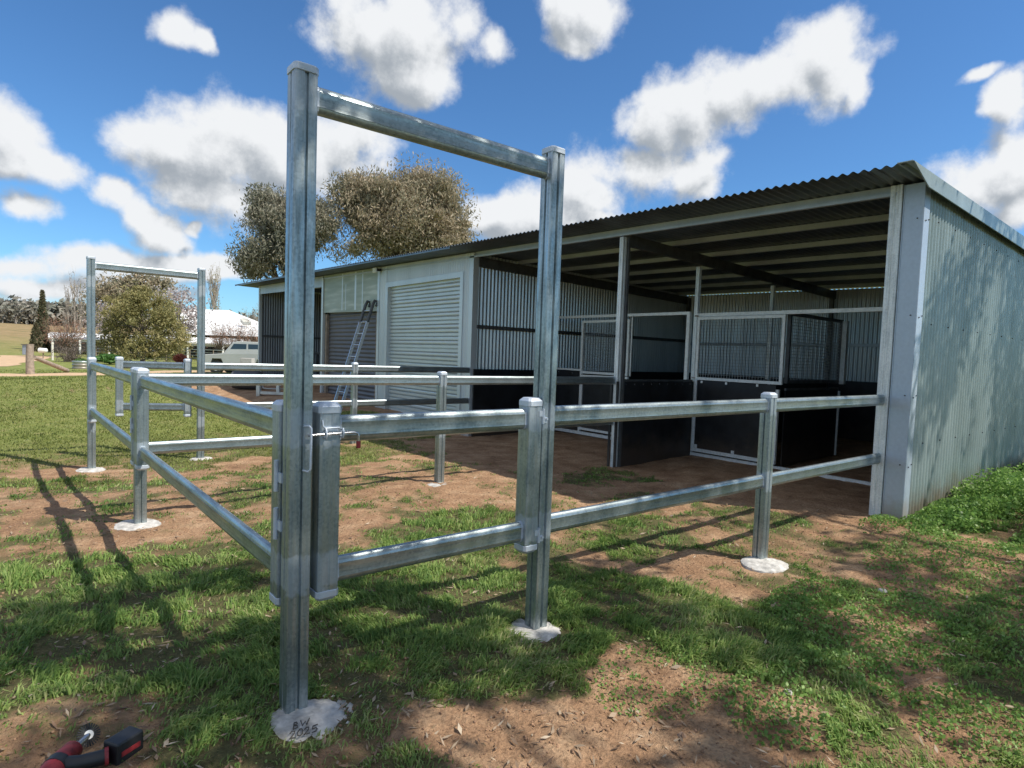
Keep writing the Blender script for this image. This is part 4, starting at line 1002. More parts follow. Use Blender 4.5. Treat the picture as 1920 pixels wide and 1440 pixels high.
def build_yard_things():
    # ladder
    t = thing('ladder', (5.0, 11.2, .1), 'aluminium ladder with dark hooked top leaning on the shed over the dark roller door', 'ladder')
    b0, b1 = Vector((4.95, 11.62, .08)), Vector((4.95, 11.17, .08)); t0, t1 = Vector((5.88, 11.93, 2.62)), Vector((5.88, 11.52, 2.62))
    for a, b in ((b0,t0),(b1,t1)):
        m = MB(); m.sweep([(-.012,-.035),(.012,-.035),(.012,.035),(-.012,.035)], a, b, (0,1,0)); m.build('stile', CHROME, t)
        m = MB(); e = (b-a).normalized(); p = b-e*.45
        m.tube([p, b+e*.02, b+e*.12+Vector((.02,0,.0)), b+e*.13+Vector((.10,0,-.02)), b+Vector((.10,0,-.02))], .04, 8); m.build('roof_hook', DARKSTEEL, t, 60)
    for i in range(9):
        f = .05+i*.112; m = MB(); m.tube([b0.lerp(t0,f), b1.lerp(t1,f)], .016, 8); m.build('rung', CHROME, t, 60)
    # flood light under the eave
    p = Vector((5.93, 11.32, 3.47)); t = thing('flood_light', tuple(p), 'small white flood light under the eave above the ladder', 'lamp')
    MB().box(5.80, 5.84, 11.25, 11.42, 3.39, 3.51).build('lamp_head', WHITE, t, None, .01)
    MB().box(5.84, 5.98, 11.30, 11.36, 3.44, 3.50).build('bracket', BLKPL, t)
    # timber strainer post with a stay log
    p = on(57, 702, 2, -.2); g = gh(p[0], p[1])
    t = thing('strainer_post', (p[0],p[1],g), 'thick weathered timber strainer post with a sloping stay beside the dirt track', 'post')
    m = MB(); m.tube([(p[0],p[1],g-.2),(p[0]-.02,p[1],g+.8),(p[0],p[1]+.02,g+1.45)], [.19,.16,.15], 10); m.build('post', WOODM, t, 50)
    q = on(126, 698, 2, -.2); s = at(64, 670, np.dot(p-CO, CF)); m = MB(); m.tube([tuple(s), (q[0], q[1], gh(q[0],q[1])+.1)], [.10,.12], 8); m.build('stay', WOODM, t, 50)
    # stock tank, grey box on post, round white drum, white post
    p = on(153, 693, 2, -.22); g = gh(p[0],p[1]); t = thing('stock_tank', (p[0],p[1],g), 'round corrugated steel stock tank behind the far gateway left post', 'tank')
    m = MB(); n = 28; prof = [(.45,-.1)]+[(.45+.02*math.sin(k*1.6),.045*k) for k in range(11)]+[(.42,.45),(.42,.2)]
    for r, z in prof:
        for k in range(n): m.v.append((p[0]+r*math.cos(2*pi*k/n), p[1]+r*math.sin(2*pi*k/n), g+z))
    for i in range(len(prof)-1):
        for k in range(n): m.f.append((i*n+k, i*n+(k+1)%n, (i+1)*n+(k+1)%n, (i+1)*n+k))
    m.build('wall', SHEET, t, 60); m = MB(); m.v += [(p[0]+.42*math.cos(2*pi*k/n), p[1]+.42*math.sin(2*pi*k/n), g+.36) for k in range(n)]; m.f.append(tuple(range(n))); m.build('water', GLASS, t)
    p = at(52, 655, 50); g = gh(p[0],p[1]); t = thing('meter_box', (p[0],p[1],g), 'blue grey box on a post behind the strainer post', 'box')
    m = MB(); rotbox(m, p[:2], CR[:2], None, (.30,.2), p[2]-.45, p[2]+.35); m.build('box', plain('blue_grey_box', (.30,.35,.42), .6), t, None, .02)
    m = MB(); rotbox(m, p[:2], CR[:2], None, (.36,.26), p[2]+.36, p[2]+.42); m.build('lid', WINF, t)
    m = MB(); m.tube([(p[0],p[1],g-.2),(p[0],p[1],p[2]-.45)], .06, 8); m.build('leg', WOODM, t)
    p = at(81, 657, 48); g = gh(p[0],p[1]); t = thing('white_drum', (p[0],p[1],g), 'white plastic drum lying on a stand by the strainer post', 'drum')
    a = Vector((CR[0],CR[1],0)).normalized(); c = Vector(p)
    m = MB(); m.tube([c-a*.32, c-a*.28, c+a*.24, c+a*.30], [.14,.2,.17,.10], 14); m.build('drum', WHITE, t, 50)
    m = MB(); m.tube([(p[0],p[1],g-.1),(p[0],p[1],p[2]-.15)], .05, 6); m.build('stand', WOODM, t)
    p = at(98.5, 658, 46); g = gh(p[0],p[1]); t = thing('gate_post', (p[0],p[1],g), 'slim white garden gate post left of the twiggy tree', 'post')
    m = MB(); m.tube([(p[0],p[1],g-.2),(p[0],p[1],at(98,645,46)[2])], .07, 8); m.build('post', CREAM, t, 50)
    m = MB(); m.tube([(p[0],p[1],at(98,645,46)[2]-.02),(p[0],p[1],at(98,642,46)[2])], .09, 8); m.build('post_cap', CREAM, t, 50)
    # garden wire fence
    t = thing('garden_fence', tuple(gpos(300, 48)), 'low grey wire garden fence in front of the farmhouse verandah', 'fence')
    us = list(range(180, 480, 22)); pts = []
    for u in us:
        q = gpos(u, 50); pts.append(q); m = MB(); m.tube([(q[0],q[1],q[2]-.1),(q[0],q[1],q[2]+1.15)], .035, 6); m.build('fence_post', WOODM, t)
    m = MB()
    for h in (.15,.4,.65,.9,1.12): m.tube([(q[0],q[1],q[2]+h) for q in pts], .012 if h < 1 else .02, 4)
    m.build('wire', SHEET, t)
    # junk before the open bay
    p = on(462, 735, 2, .1); g = gh(p[0],p[1]); t = thing('black_drum', (p[0],p[1],g), 'dark plastic drum lying on its side before the open bay', 'drum')
    a = Vector((.75,-.6,0)).normalized(); c = Vector((p[0],p[1],g+.30)); m = MB(); m.tube([c-a*.45, c-a*.38, c+a*.38, c+a*.45], [.15,.27,.29,.22], 16); m.build('drum', plain('dark_plastic', (.09,.09,.10), .6), t, 50)
    t = thing('garden_hose', (p[0]+.8,p[1]-.5,g), 'loop of pale hose beside the lying dark drum', 'hose')
    m = MB(); c2 = Vector((p[0]+.75,p[1]-.55,g+.05)); m.tube([c2+Vector((math.cos(k*.35)*.42, math.sin(k*.35)*.42, .03+.32*max(0,math.sin(k*.35)))) for k in range(19)], .018, 6); m.build('loop', plain('pale_hose', (.5,.5,.48), .5), t, 60)
    # t-shaped stand and bench in the bay
    p = on(485, 738, 2, .2); g = gh(p[0],p[1]); t = thing('timber_trestle', (p[0],p[1],g), 'pale timber trestle on the shaded floor of the open bay', 'trestle')
    m = MB(); rotbox(m, p[:2], (.7,-.7), None, (.05,.05), g-.02, g+.42); m.build('leg', FRONT, t)
    m = MB(); rotbox(m, (p[0]+.42,p[1]-.42), (.7,-.7), None, (.52,.05), g+.06, g+.13); m.build('foot_bar', FRONT, t)
    m = MB(); rotbox(m, (p[0]+.40,p[1]-.40), (.7,-.7), None, (.04,.04), g+.13, g+.40); m.build('leg', FRONT, t)
    t = thing('workbench', (8.2, 18.5, .3), 'dark workbench with shelf standing in the open bay behind the near post', 'bench')
    MB().box(7.8, 8.6, 16.2, 20.4, 1.28, 1.36).build('top', DARKSTEEL, t); MB().box(7.85, 8.55, 16.3, 20.3, .75, .79).build('shelf', DARKSTEEL, t)
    for y in (16.3, 18.3, 20.2):
        for x in (7.85, 8.5): MB().box(x, x+.07, y, y+.07, .1, 1.28).build('leg', DARKSTEEL, t)
    t = thing('step_ladder', (7.4, 15.9, .25), 'small white folding step ladder in the open bay left of the small garage', 'ladder')
    for y in (15.55, 15.95):
        m = MB(); m.tube([(6.9,y,.2),(7.1,y,1.0)], .02, 6); m.build('stile', WHITE, t); m = MB(); m.tube([(7.35,y,.2),(7.12,y,1.0)], .02, 6); m.build('leg', WHITE, t)
    for f in (.3,.6,.95): MB().box(6.9+.2*f-.04, 6.9+.2*f+.08, 15.55, 15.95, .2+.8*f-.015, .2+.8*f+.01).build('step', WHITE, t)

def build_tool():
    """cordless angle drill with a wire wheel lying in the grass at the lower left"""
    z = .045
    A = Vector(on(95, 1448, 2, z)); B = Vector(on(140, 1402, 2, z)); Cc = Vector(on(166, 1378, 2, z+.01))
    H = Vector(on(200, 1418, 2, z)); Bt = Vector(on(232, 1398, 2, z))
    t = thing('cordless_tool', (A.x, A.y, 0), 'red and black cordless rotary tool with wire wheel lying in the grass', 'power tool')
    d = (B-A).normalized()
    m = MB(); m.tube([A-d*.05, A-d*.02, A+d*.02, B-d*.01, B], [.024,.038,.040,.034,.024], 14); m.build('body', RED, t, 50)
    m = MB(); m.tube([A+d*.012, A+d*.045], .0415, 14); m.build('body_band', BLKPL, t, 50)
    m = MB(); m.tube([B, B+d*.012, Cc-d*.01, Cc], [.020,.015,.011,.008], 12); m.build('chuck', CHROME, t, 50)
    # wheel
    m = MB(); ax = Vector((.35,-.75,.55)).normalized(); u = ax.cross(Vector((0,0,1))).normalized(); v = ax.cross(u)
    wh = MB(); wh.tube([Cc-ax*.003, Cc+ax*.004], .016, 18); whd = wh.build('wheel_disc', WHITE, t, 50)
    for k in range(26):
        a = 2*pi*k/26; e = u*math.cos(a)+v*math.sin(a); m.tube([Cc+e*.014, Cc+e*.040], .0030, 4)
    m.build('wire_bristles', BLKPL, whd)
    m = MB(); m.tube([A+d*.035+Vector((.0,-.0,0)), A.lerp(H,.5)+Vector((0,0,.005)), H], [.028,.024,.026], 12); m.build('handle', BLKPL, t, 50)
    m = MB(); m.tube([H-(H-A).normalized()*.006, H+(H-A).normalized()*.006], .030, 12); m.build('grip_ring', RED, t, 50)
    e = (Bt-H).normalized(); n = Vector((-e.y, e.x, 0)).normalized(); c = (H+Bt)/2
    def bb(c, a, b, z0, z1): return [tuple(c+e*sx*a+n*sy*b+Vector((0,0,zz))) for zz in (z0, z1) for sx, sy in ((-1,-1),(1,-1),(1,1),(-1,1))]
    m = MB(); m.hexa(bb(Bt, .052, .036, -.04, .040)); m.build('battery', BLKPL, t, None, .006)
    m = MB(); m.hexa(bb(Bt-n*.0365, .036, .0015, -.012, .006)); m.build('battery_stripe', RED, t)

# ---------------------------------------------------------------- grass, weeds, stones
FOOT = [(.018,-.10,.155),(1.30,-.02,.155),(3.63,-.09,.175),(-.095,3.66,.185),(2.95,3.60,.165),(-.15,7.38,.17),(1.2,7.4,.15)]
def blades(name, x, y, h, w, mat, lean=.6, seed=1, flow=True):
    n = len(x); r = np.random.default_rng(seed); z = gh_arr(x, y)+bumps(x, y)-.004
    ang = r.uniform(0, 2*pi, n)
    la = fbm(x, y, 1.2, 71)*4*pi+r.normal(0, .9, n) if flow else ang
    ln = h*lean*r.uniform(.2, 1.5, n)
    base = np.stack([x, y, z], 1); sd = np.stack([np.cos(ang), np.sin(ang), np.zeros(n)], 1)*(w/2)[:, None]
    dr = np.stack([np.cos(la), np.sin(la), np.zeros(n)], 1)
    up = np.array([0,0,1.])
    m1 = base+dr*(ln*.35)[:, None]+up*(h*.6)[:, None]; tp = base+dr*ln[:, None]+up*(h*(1-.35*(ln/h)**2).clip(.25,1))[:, None]
    V = np.stack([base-sd, base+sd, m1+sd*.75, m1-sd*.75, tp], 1).reshape(-1, 3)
    b = np.arange(n)[:, None]*5
    q = np.concatenate([b, b+1, b+2, b+3, b+3, b+2, b+4], 1).reshape(-1)
    sizes = np.tile([4, 3], n)
    return np_mesh(name, V, q, sizes, mat)
def scatter(n, r0, r1, seed, power=2., a0=-.95, a1=.95):
    r = np.random.default_rng(seed); yaw = math.atan2(CF[1], CF[0])
    q = r.uniform(0, 1, n)
    if power == 2: rad = r0*(r1/r0)**q
    else: rad = np.sqrt(r0*r0+q*(r1*r1-r0*r0))
    a = yaw+r.uniform(a0, a1, n)
    return CO[0]+rad*np.cos(a), CO[1]+rad*np.sin(a), rad
def keepout(x, y):
    k = ~((x > 5.93) & (x < 13.3) & (y > -.27) & (y < 21.3))
    for fx_, fy, fr in FOOT: k &= np.hypot(x-fx_, y-fy) > fr*(.84+.2*vnoise(x, y, 14, 77))
    return k
def build_grass():
    x, y, rad = scatter(820000, 1.1, 9.5, 101)
    g = grass_map(x, y); cl = fbm(x, y, 7, 91, 3)
    p = np.clip((g-.36)/.46, 0, 1)*np.clip((cl-.36)*3.4, .05, 1)
    k = (RNG.uniform(0, 1, len(x)) < p) & keepout(x, y); x, y, rad, g, cl = x[k], y[k], rad[k], g[k], cl[k]
    inyard = (g > .45)
    h = (.016+.034*np.clip(g-.35,0,.65)/.65*np.clip(cl*1.9-.2,.3,1.5))*RNG.uniform(.5, 1.5, len(x))*(1+rad*.03)
    h = np.where(x > 4.5, h*.8, h)
    w = .0044*(1+rad*.24)*RNG.uniform(.7, 1.3, len(x))
    o = blades('grass', x, y, h, w, LF_GRASS, 1.0, 5)
    tag(o, 'short green grass growing in patches through the red soil', 'grass', None, 'stuff')
    # sparse straw and dry bits
    x, y, rad = scatter(26000, 1.1, 9.5, 113); g = grass_map(x, y)
    k = keepout(x, y) & (RNG.uniform(0,1,len(x)) < .25+.5*(g > .3)); x, y, rad = x[k], y[k], rad[k]
    o = blades('dry_grass', x, y, np.full(len(x), .022)*RNG.uniform(.4,1.4,len(x)), .0026*(1+rad*.25), LF_STRAW, 2.2, 6, False)
    tag(o, 'dry straw blades scattered over the soil', 'grass', None, 'stuff')
    # lawn
    x, y, rad = scatter(240000, 8.5, 42, 107, a0=-.35, a1=.95)
    g = grass_map(x, y); k = (RNG.uniform(0,1,len(x)) < np.clip((g-.38)/.3, 0, 1)) & keepout(x, y) & ~on_track(x, y); x, y, rad = x[k], y[k], rad[k]
    o = blades('lawn_grass', x, y, (.035+rad*.0006)*RNG.uniform(.5,1.3,len(x)), .004*(1+rad*.22), LF_LAWN, .9, 7)
    tag(o, 'sunny yellow green lawn beyond the yards', 'grass', None, 'stuff')
    # broad-leaved weeds at right and along the end wall
    P = []; L = []
    r = np.random.default_rng(19)
    def patch(cx, cy, rx, ry, n, hmax, size):
        a = r.uniform(0, 2*pi, n); q = np.sqrt(r.uniform(0, 1, n)); x = cx+rx*q*np.cos(a); y = cy+ry*q*np.sin(a)
        k = keepout(x, y) & (fbm(x, y, 3.5, 95, 3) > .36); x, y, q = x[k], y[k], q[k]
        hh = hmax*(1-q**2*.7)*(.35+1.1*fbm(x, y, 2.5, 97, 2)-.2)
        z = gh_arr(x, y)+bumps(x, y)+hh*r.uniform(.1, 1, len(x))
        P.append(np.stack([x, y, z], 1)); L.append(np.full(len(x), size))
    patch(8.3,-.95, 2.4,.8, 42000, .55, .036); patch(11,-1.3, 2.8,1.2, 26000, .6, .05); patch(7.0,-.55,.8,.35, 8000,.28,.03); patch(6.3,-.62,.75,.42, 5000,.13,.028)
    patch(6.8,-1.8, 1.8,.9, 9000,.12,.028); patch(5.1,-1.1,1.3,.7,5000,.06,.022); patch(3.1,-1.05,.8,.5,4200,.07,.022); patch(2.0,-1.25,.6,.32,2600,.07,.020); patch(3.3,-.6,.55,.2,1500,.08,.02); patch(1.6,-.75,.5,.3,1600,.04,.016); patch(5.6,-.18,.4,.16,900,.10,.022); patch(2.35,-1.75,.35,.25,1100,.09,.02); patch(3.9,-1.9,1.1,.6,4000,.08,.022); patch(-.3,-.6,.5,.4,600,.03,.014)
    P = np.concatenate(P); L = np.concatenate(L)
    o = leaves('weeds', P, L, L*.72, LF_WEED, None, 0)
    tag(o, 'broad leaved green weeds massed along the foot of the end wall', 'weeds', None, 'stuff')
    # clods and gravel
    n = 9000; x, y, rad = scatter(n, 1.2, 8, 131); g = grass_map(x, y); k = keepout(x, y) & (g < .62); x, y, rad = x[k], y[k], rad[k]
    s = r.uniform(.0025, .008, len(x))*(1+rad*.08); z = gh_arr(x, y)+bumps(x, y)+s*.2
    o6 = np.array([(1,0,0),(0,1,0),(-1,0,0),(0,-1,0),(0,0,.8),(0,0,-.8)])
    V = (np.stack([x,y,z],1)[:,None,:]+o6[None]*s[:,None,None]*r.uniform(.6,1.3,(len(x),6,1))).reshape(-1,3)
    F = np.array([(0,1,4),(1,2,4),(2,3,4),(3,0,4),(1,0,5),(2,1,5),(3,2,5),(0,3,5)]); F = (np.arange(len(x))[:,None,None]*6+F[None]).reshape(-1)
    o = np_mesh('soil_clods', V, F, np.full(len(x)*8, 3), plain('clod', (.30,.18,.11), .95, 0, .35, 20)); tag(o, 'small clods and pebbles on the bare red soil', 'pebbles', None, 'stuff')
    x, y, rad = scatter(6000, 1.1, 8, 141); k = keepout(x, y); x, y, rad = x[k], y[k], rad[k]; n = len(x)
    a = r.uniform(0, 2*pi, n); l = r.uniform(.008,.026,n)*(1+rad*.06); w_ = l*r.uniform(.12,.35,n); z = gh_arr(x,y)+bumps(x,y)+r.uniform(.003,.018,n)
    d_ = np.stack([np.cos(a),np.sin(a),r.normal(0,.25,n)],1)*l[:,None]; e_ = np.stack([-np.sin(a),np.cos(a),r.normal(0,.3,n)],1)*w_[:,None]; c_ = np.stack([x,y,z],1)
    o = np_mesh('leaf_litter', np.stack([c_-d_,c_+e_,c_+d_,c_-e_],1).reshape(-1,3), np.arange(4*n), np.full(n,4), leafmat('litter', [(.10,.06,.04),(.22,.14,.09),(.38,.29,.20),(.55,.47,.36)], .1, 5)); tag(o, 'fallen gum leaves and bark bits on the ground', 'leaf litter', None, 'stuff')
    # countable pale stones
    for k, (u, v, s, lab) in enumerate(((1478,1302,.022,'pale flat stone beside the weeds in the lower right'), (1118,1200,.020,'pale stone in the grass right of the hinge post footing'), (1655,1098,.03,'white stone on the weedy ground below the shed corner'), (1592,1378,.022,'flat brown stone in the bottom right soil'), (1278,1372,.018,'small dark stone on the sunny bare soil'))):
        p = on(u, v, 2, 0); rs = random.Random(k); m = MB(); zz = gh(p[0],p[1])+float(bumps(np.array([p[0]]),np.array([p[1]]))[0])
        for a in range(9): m.v.append((p[0]+s*math.cos(a*.698)*rs.uniform(.7,1.2), p[1]+s*math.sin(a*.698)*rs.uniform(.7,1.2), zz))
        for a in range(9): m.v.append((p[0]+s*.7*math.cos(a*.698)*rs.uniform(.7,1.1), p[1]+s*.7*math.sin(a*.698)*rs.uniform(.7,1.1), zz+s*.5*rs.uniform(.7,1.2)))
        m.f += [(a,(a+1)%9,9+(a+1)%9,9+a) for a in range(9)]+[tuple(range(9,18))]
        tag(m.build('stone', CONC if k < 3 else plain('brown_stone', (.25,.17,.12), .9), None), lab, 'stone', 'loose stones on the ground')

TR1 = [(-400,720),(-80,716),(80,706),(170,704),(300,703),(500,702)]
def on_track(x, y): return track_d(x, y) < 1
def track_d(x, y):
    # dirt track: crossing strip then a branch going up to the left
    best = np.full(np.shape(x), 9.)
    for (ax, ay, bx, by, w0, w1) in TRSEG:
        dx, dy = bx-ax, by-ay; t = np.clip(((x-ax)*dx+(y-ay)*dy)/(dx*dx+dy*dy), 0, 1)
        best = np.minimum(best, np.hypot(x-ax-t*dx, y-ay-t*dy)/(w0+(w1-w0)*t))
    return best
_a = on(-300,708,2,-.24); _b = on(130,703,2,-.24); _c = on(330,700,2,-.22); _d = on(560,697,2,-.1)
_e = on(-60,688,2,-.24); _f = on(60,672,2,-.2)
TRSEG = [(_a[0],_a[1],_b[0],_b[1],1.5,1.5),(_b[0],_b[1],_c[0],_c[1],1.5,1.2),(_c[0],_c[1],_d[0],_d[1],1.2,1.2),(_e[0]-6,_e[1]-1,_e[0],_e[1],1.7,1.7),(_e[0],_e[1],_f[0],_f[1],1.7,2.2)]
def build_tracks():
    # the track surface as its own thin sheet a few millimetres above the lawn
    mt = plain('track_gravel', (.52,.36,.22), .95, 0, .15, 3, .3)
    for k, chain in enumerate(([ _a,_b,_c,_d ], [np.array([_e[0]-6,_e[1]-1,0]), _e, _f])):
        pts = []; 
        for i in range(len(chain)-1):
            for s in range(14): pts.append(chain[i]*(1-s/14)+chain[i+1]*s/14)
        pts.append(chain[-1]); m = MB(); W = 1.35 if k == 0 else 1.8
        for i, p in enumerate(pts):
            d = pts[min(i+1,len(pts)-1)]-pts[max(i-1,0)]; d = d[:2]/np.linalg.norm(d[:2]); n = np.array([-d[1], d[0]])
            for s in range(9):
                f = -1+2*s/8; w = W*(1+.12*math.sin(i*.9+k)+.08*math.sin(i*2.1)); q = p[:2]+n*f*w
                zz = gh(q[0],q[1])+float(bumps(np.array([q[0]]),np.array([q[1]]))[0])+.012+.018*(1-abs(f)**2)
                m.v.append((q[0], q[1], zz))
        for i in range(len(pts)-1):
            for s in range(8): b = i*9+s; m.f.append((b, b+1, b+10, b+9))
        tag(m.build('dirt_track', mt, None, 60), 'pale dirt track crossing the lawn' if k == 0 else 'pale dirt track climbing away to the left', None, None, 'structure')

# ---------------------------------------------------------------- shade trees beside and behind the photographer
SUN = np.array([.43, -.70, 1.0])
LIT = [(1160,1235,.26,.10),(1290,1245,.24,.10),(1400,1290,.20,.08),(1040,1180,.2,.06),(1180,1022,.40,.14),(880,968,.55,.22),(950,1370,.35,.12),(1100,1360,.3,.12),(1240,1400,.25,.10),(800,1350,.12,.07),
       (20,1300,.14,.10),(255,1125,.26,.10),(350,1150,.22,.10),(440,1120,.2,.1),(100,1095,.3,.12),(700,1075,.2,.08),(650,1200,.12,.06),(300,1380,.15,.05),(1640,1410,.3,.12),(1800,1340,.3,.1),(1600,1120,.3,.1),(1750,1010,.8,.2),(1330,1000,.5,.12),(1500,1010,.4,.12),(1790,985,.9,.22),(1860,1060,.8,.14),(1700,1180,.35,.12),(1880,930,1.2,.3),(1380,1130,.3,.1),(780,1130,.35,.12),(560,1150,.2,.1)]
def build_shade_trees():
    r = np.random.default_rng(55)
    lit = [(on(u, v, 2, 0)[:2], a, b) for u, v, a, b in LIT]
    N_ = 26000
    x = r.uniform(-4.5, 13, N_); y = r.uniform(-7, 4.2, N_); wall0 = (x > 4.4) & (y > -.3)
    edge = 1.0+.28*np.sin(x*1.3+.5)+(fbm(x, y, .9, 201)-.5)*1.1       # where the shade stops
    edge = np.where(x > 1.0, edge-.25, edge); edge = np.where(x > 3.2, edge+.5, edge)
    edge = np.where(x > 4.4, edge+3.5, edge)                           # towards the end wall
    n = fbm(x, y, 1.0, 211, 3)
    keep = (y < edge) & ((n > .485) | wall0)
    for c, a, b in lit:
        keep &= ((x-c[0])/(a*1.35))**2+((y-c[1])/(b*1.5))**2 > 1
    wall = (x > 4.4) & (y > -.3)
    nw = fbm(x, y, .75, 231, 2)*.55+fbm(x, y, 2.6, 233, 2)*.45
    keep &= ~(wall & (nw > .505))
    def seg(ax, ay, bx, by):
        dx, dy = bx-ax, by-ay; t = np.clip(((x-ax)*dx+(y-ay)*dy)/(dx*dx+dy*dy), 0, 1); return np.hypot(x-ax-t*dx, y-ay-t*dy)
    keep |= (seg(-.02, .0, -1.12, 1.85) < .20) | ((seg(-1.1, 1.8, .26, 1.82) < .20) & (fbm(x, y, 2., 241, 2) > .30)) | ((seg(1.34, 0, .22, 1.85) < .14) & (fbm(x, y, 2., 243, 2) > .55))
    x, y = x[keep], y[keep]
    h = r.uniform(4.6, 8.5, len(x))+np.where(x > 5, .8, 0)
    C = np.stack([x, y, np.zeros(len(x))], 1)+SUN[None]*h[:, None]
    def inframe(Q, m=1.12):
        q = Q-CO; dz = q @ CF; a = np.abs(q @ CR)/np.maximum(dz, 1e-3)*FPX/960; b = np.abs(q @ CU)/np.maximum(dz, 1e-3)*FPX/720
        return (dz > 0) & (a < m) & (b < m)
    bad = inframe(C); h2 = np.where(bad, r.uniform(3.4, 4.2, len(h)), h)
    C = np.stack([x, y, np.zeros(len(x))], 1)+SUN[None]*h2[:, None]
    C = C[~inframe(C)]
    per = 5
    P = (C[:, None, :]+r.normal(size=(len(C), per, 3))*.10).reshape(-1, 3)
    # three crowns take the leaves nearest to them
    tr = [((7.5,-9.5),'shade gum tree standing to the right, outside the view'), ((2.2,-8.2),'shade gum tree standing behind the photographer'), ((13.5,-7.0),'shade gum tree standing beside the end wall, outside the view')]
    dd = np.stack([np.hypot(P[:,0]-a[0][0], P[:,1]-a[0][1]-3) for a in tr], 1); who = dd.argmin(1)
    for k, (b, lab) in enumerate(tr):
        Q = P[who == k]; g = gh(*b); t = thing('shade_tree', (b[0], b[1], g), lab, 'tree', 'gum trees that shade the yard')
        leaves('crown', Q, .17, .06, LF_GUM2, t, .3)
        limbs(t, (b[0],b[1],g), Q, .20, BARKP, 22, 77+k, .5, trunk_top=(b[0], b[1]+1.2, 6.5))

# ---------------------------------------------------------------- world, sun, camera
CLOUDS = [ # u, v, half width, half height (measured in the photograph, stored as azimuth and elevation)
 (680,55,95,85),(780,60,85,85),(760,130,75,45),(630,35,50,50,.85),(1085,15,55,55),(1080,62,34,34),
 (1215,235,60,50),(1290,205,80,68),(1380,175,90,72),(1470,140,85,72),(1550,120,75,72),(1600,150,36,45),
 (1200,325,110,48),(1290,325,70,44),(1110,365,80,42),(1040,400,90,40),(940,405,75,34),(1130,410,110,26),
 (255,255,65,52),(320,262,85,70),(400,285,110,80),(500,285,90,72),(590,290,70,62),(660,280,60,58),(430,365,110,46),(500,400,60,26),
 (190,355,48,26),(240,390,40,30),(290,430,50,36),(365,425,24,12,.85),(25,240,80,55,.8),(80,300,60,40,.95),(20,300,60,38),(30,400,52,34),
 (40,505,110,26,.95),(160,492,110,24),(300,495,100,24),(400,500,80,18,.95),(100,540,170,24,.95),(270,540,120,18,.85),(30,565,90,10,.8),
 (1905,190,48,34),(1850,350,110,50),(1915,300,80,60),(1890,400,80,40),(1820,152,50,14,.72),(320,48,60,40,.74),(380,70,30,24,.7),(925,92,40,40,.72),(1350,300,60,26,.66),(860,60,50,50,.6)]
FILL_CLOUDS = [(75,28,22,12),(80,58,30,12),(110,15,20,7),(120,40,24,11),(150,25,22,10),(170,55,40,13),(195,18,22,8),(215,38,22,11),(240,22,20,9),(262,45,24,10),(285,20,12,7),(300,60,30,10),(60,75,60,8),(-55,70,60,8)]  # unseen clouds added outside the view to lift the ambient light
def azel(d):
    d = d/np.linalg.norm(d); return math.atan2(d[1], d[0]), math.asin(d[2])
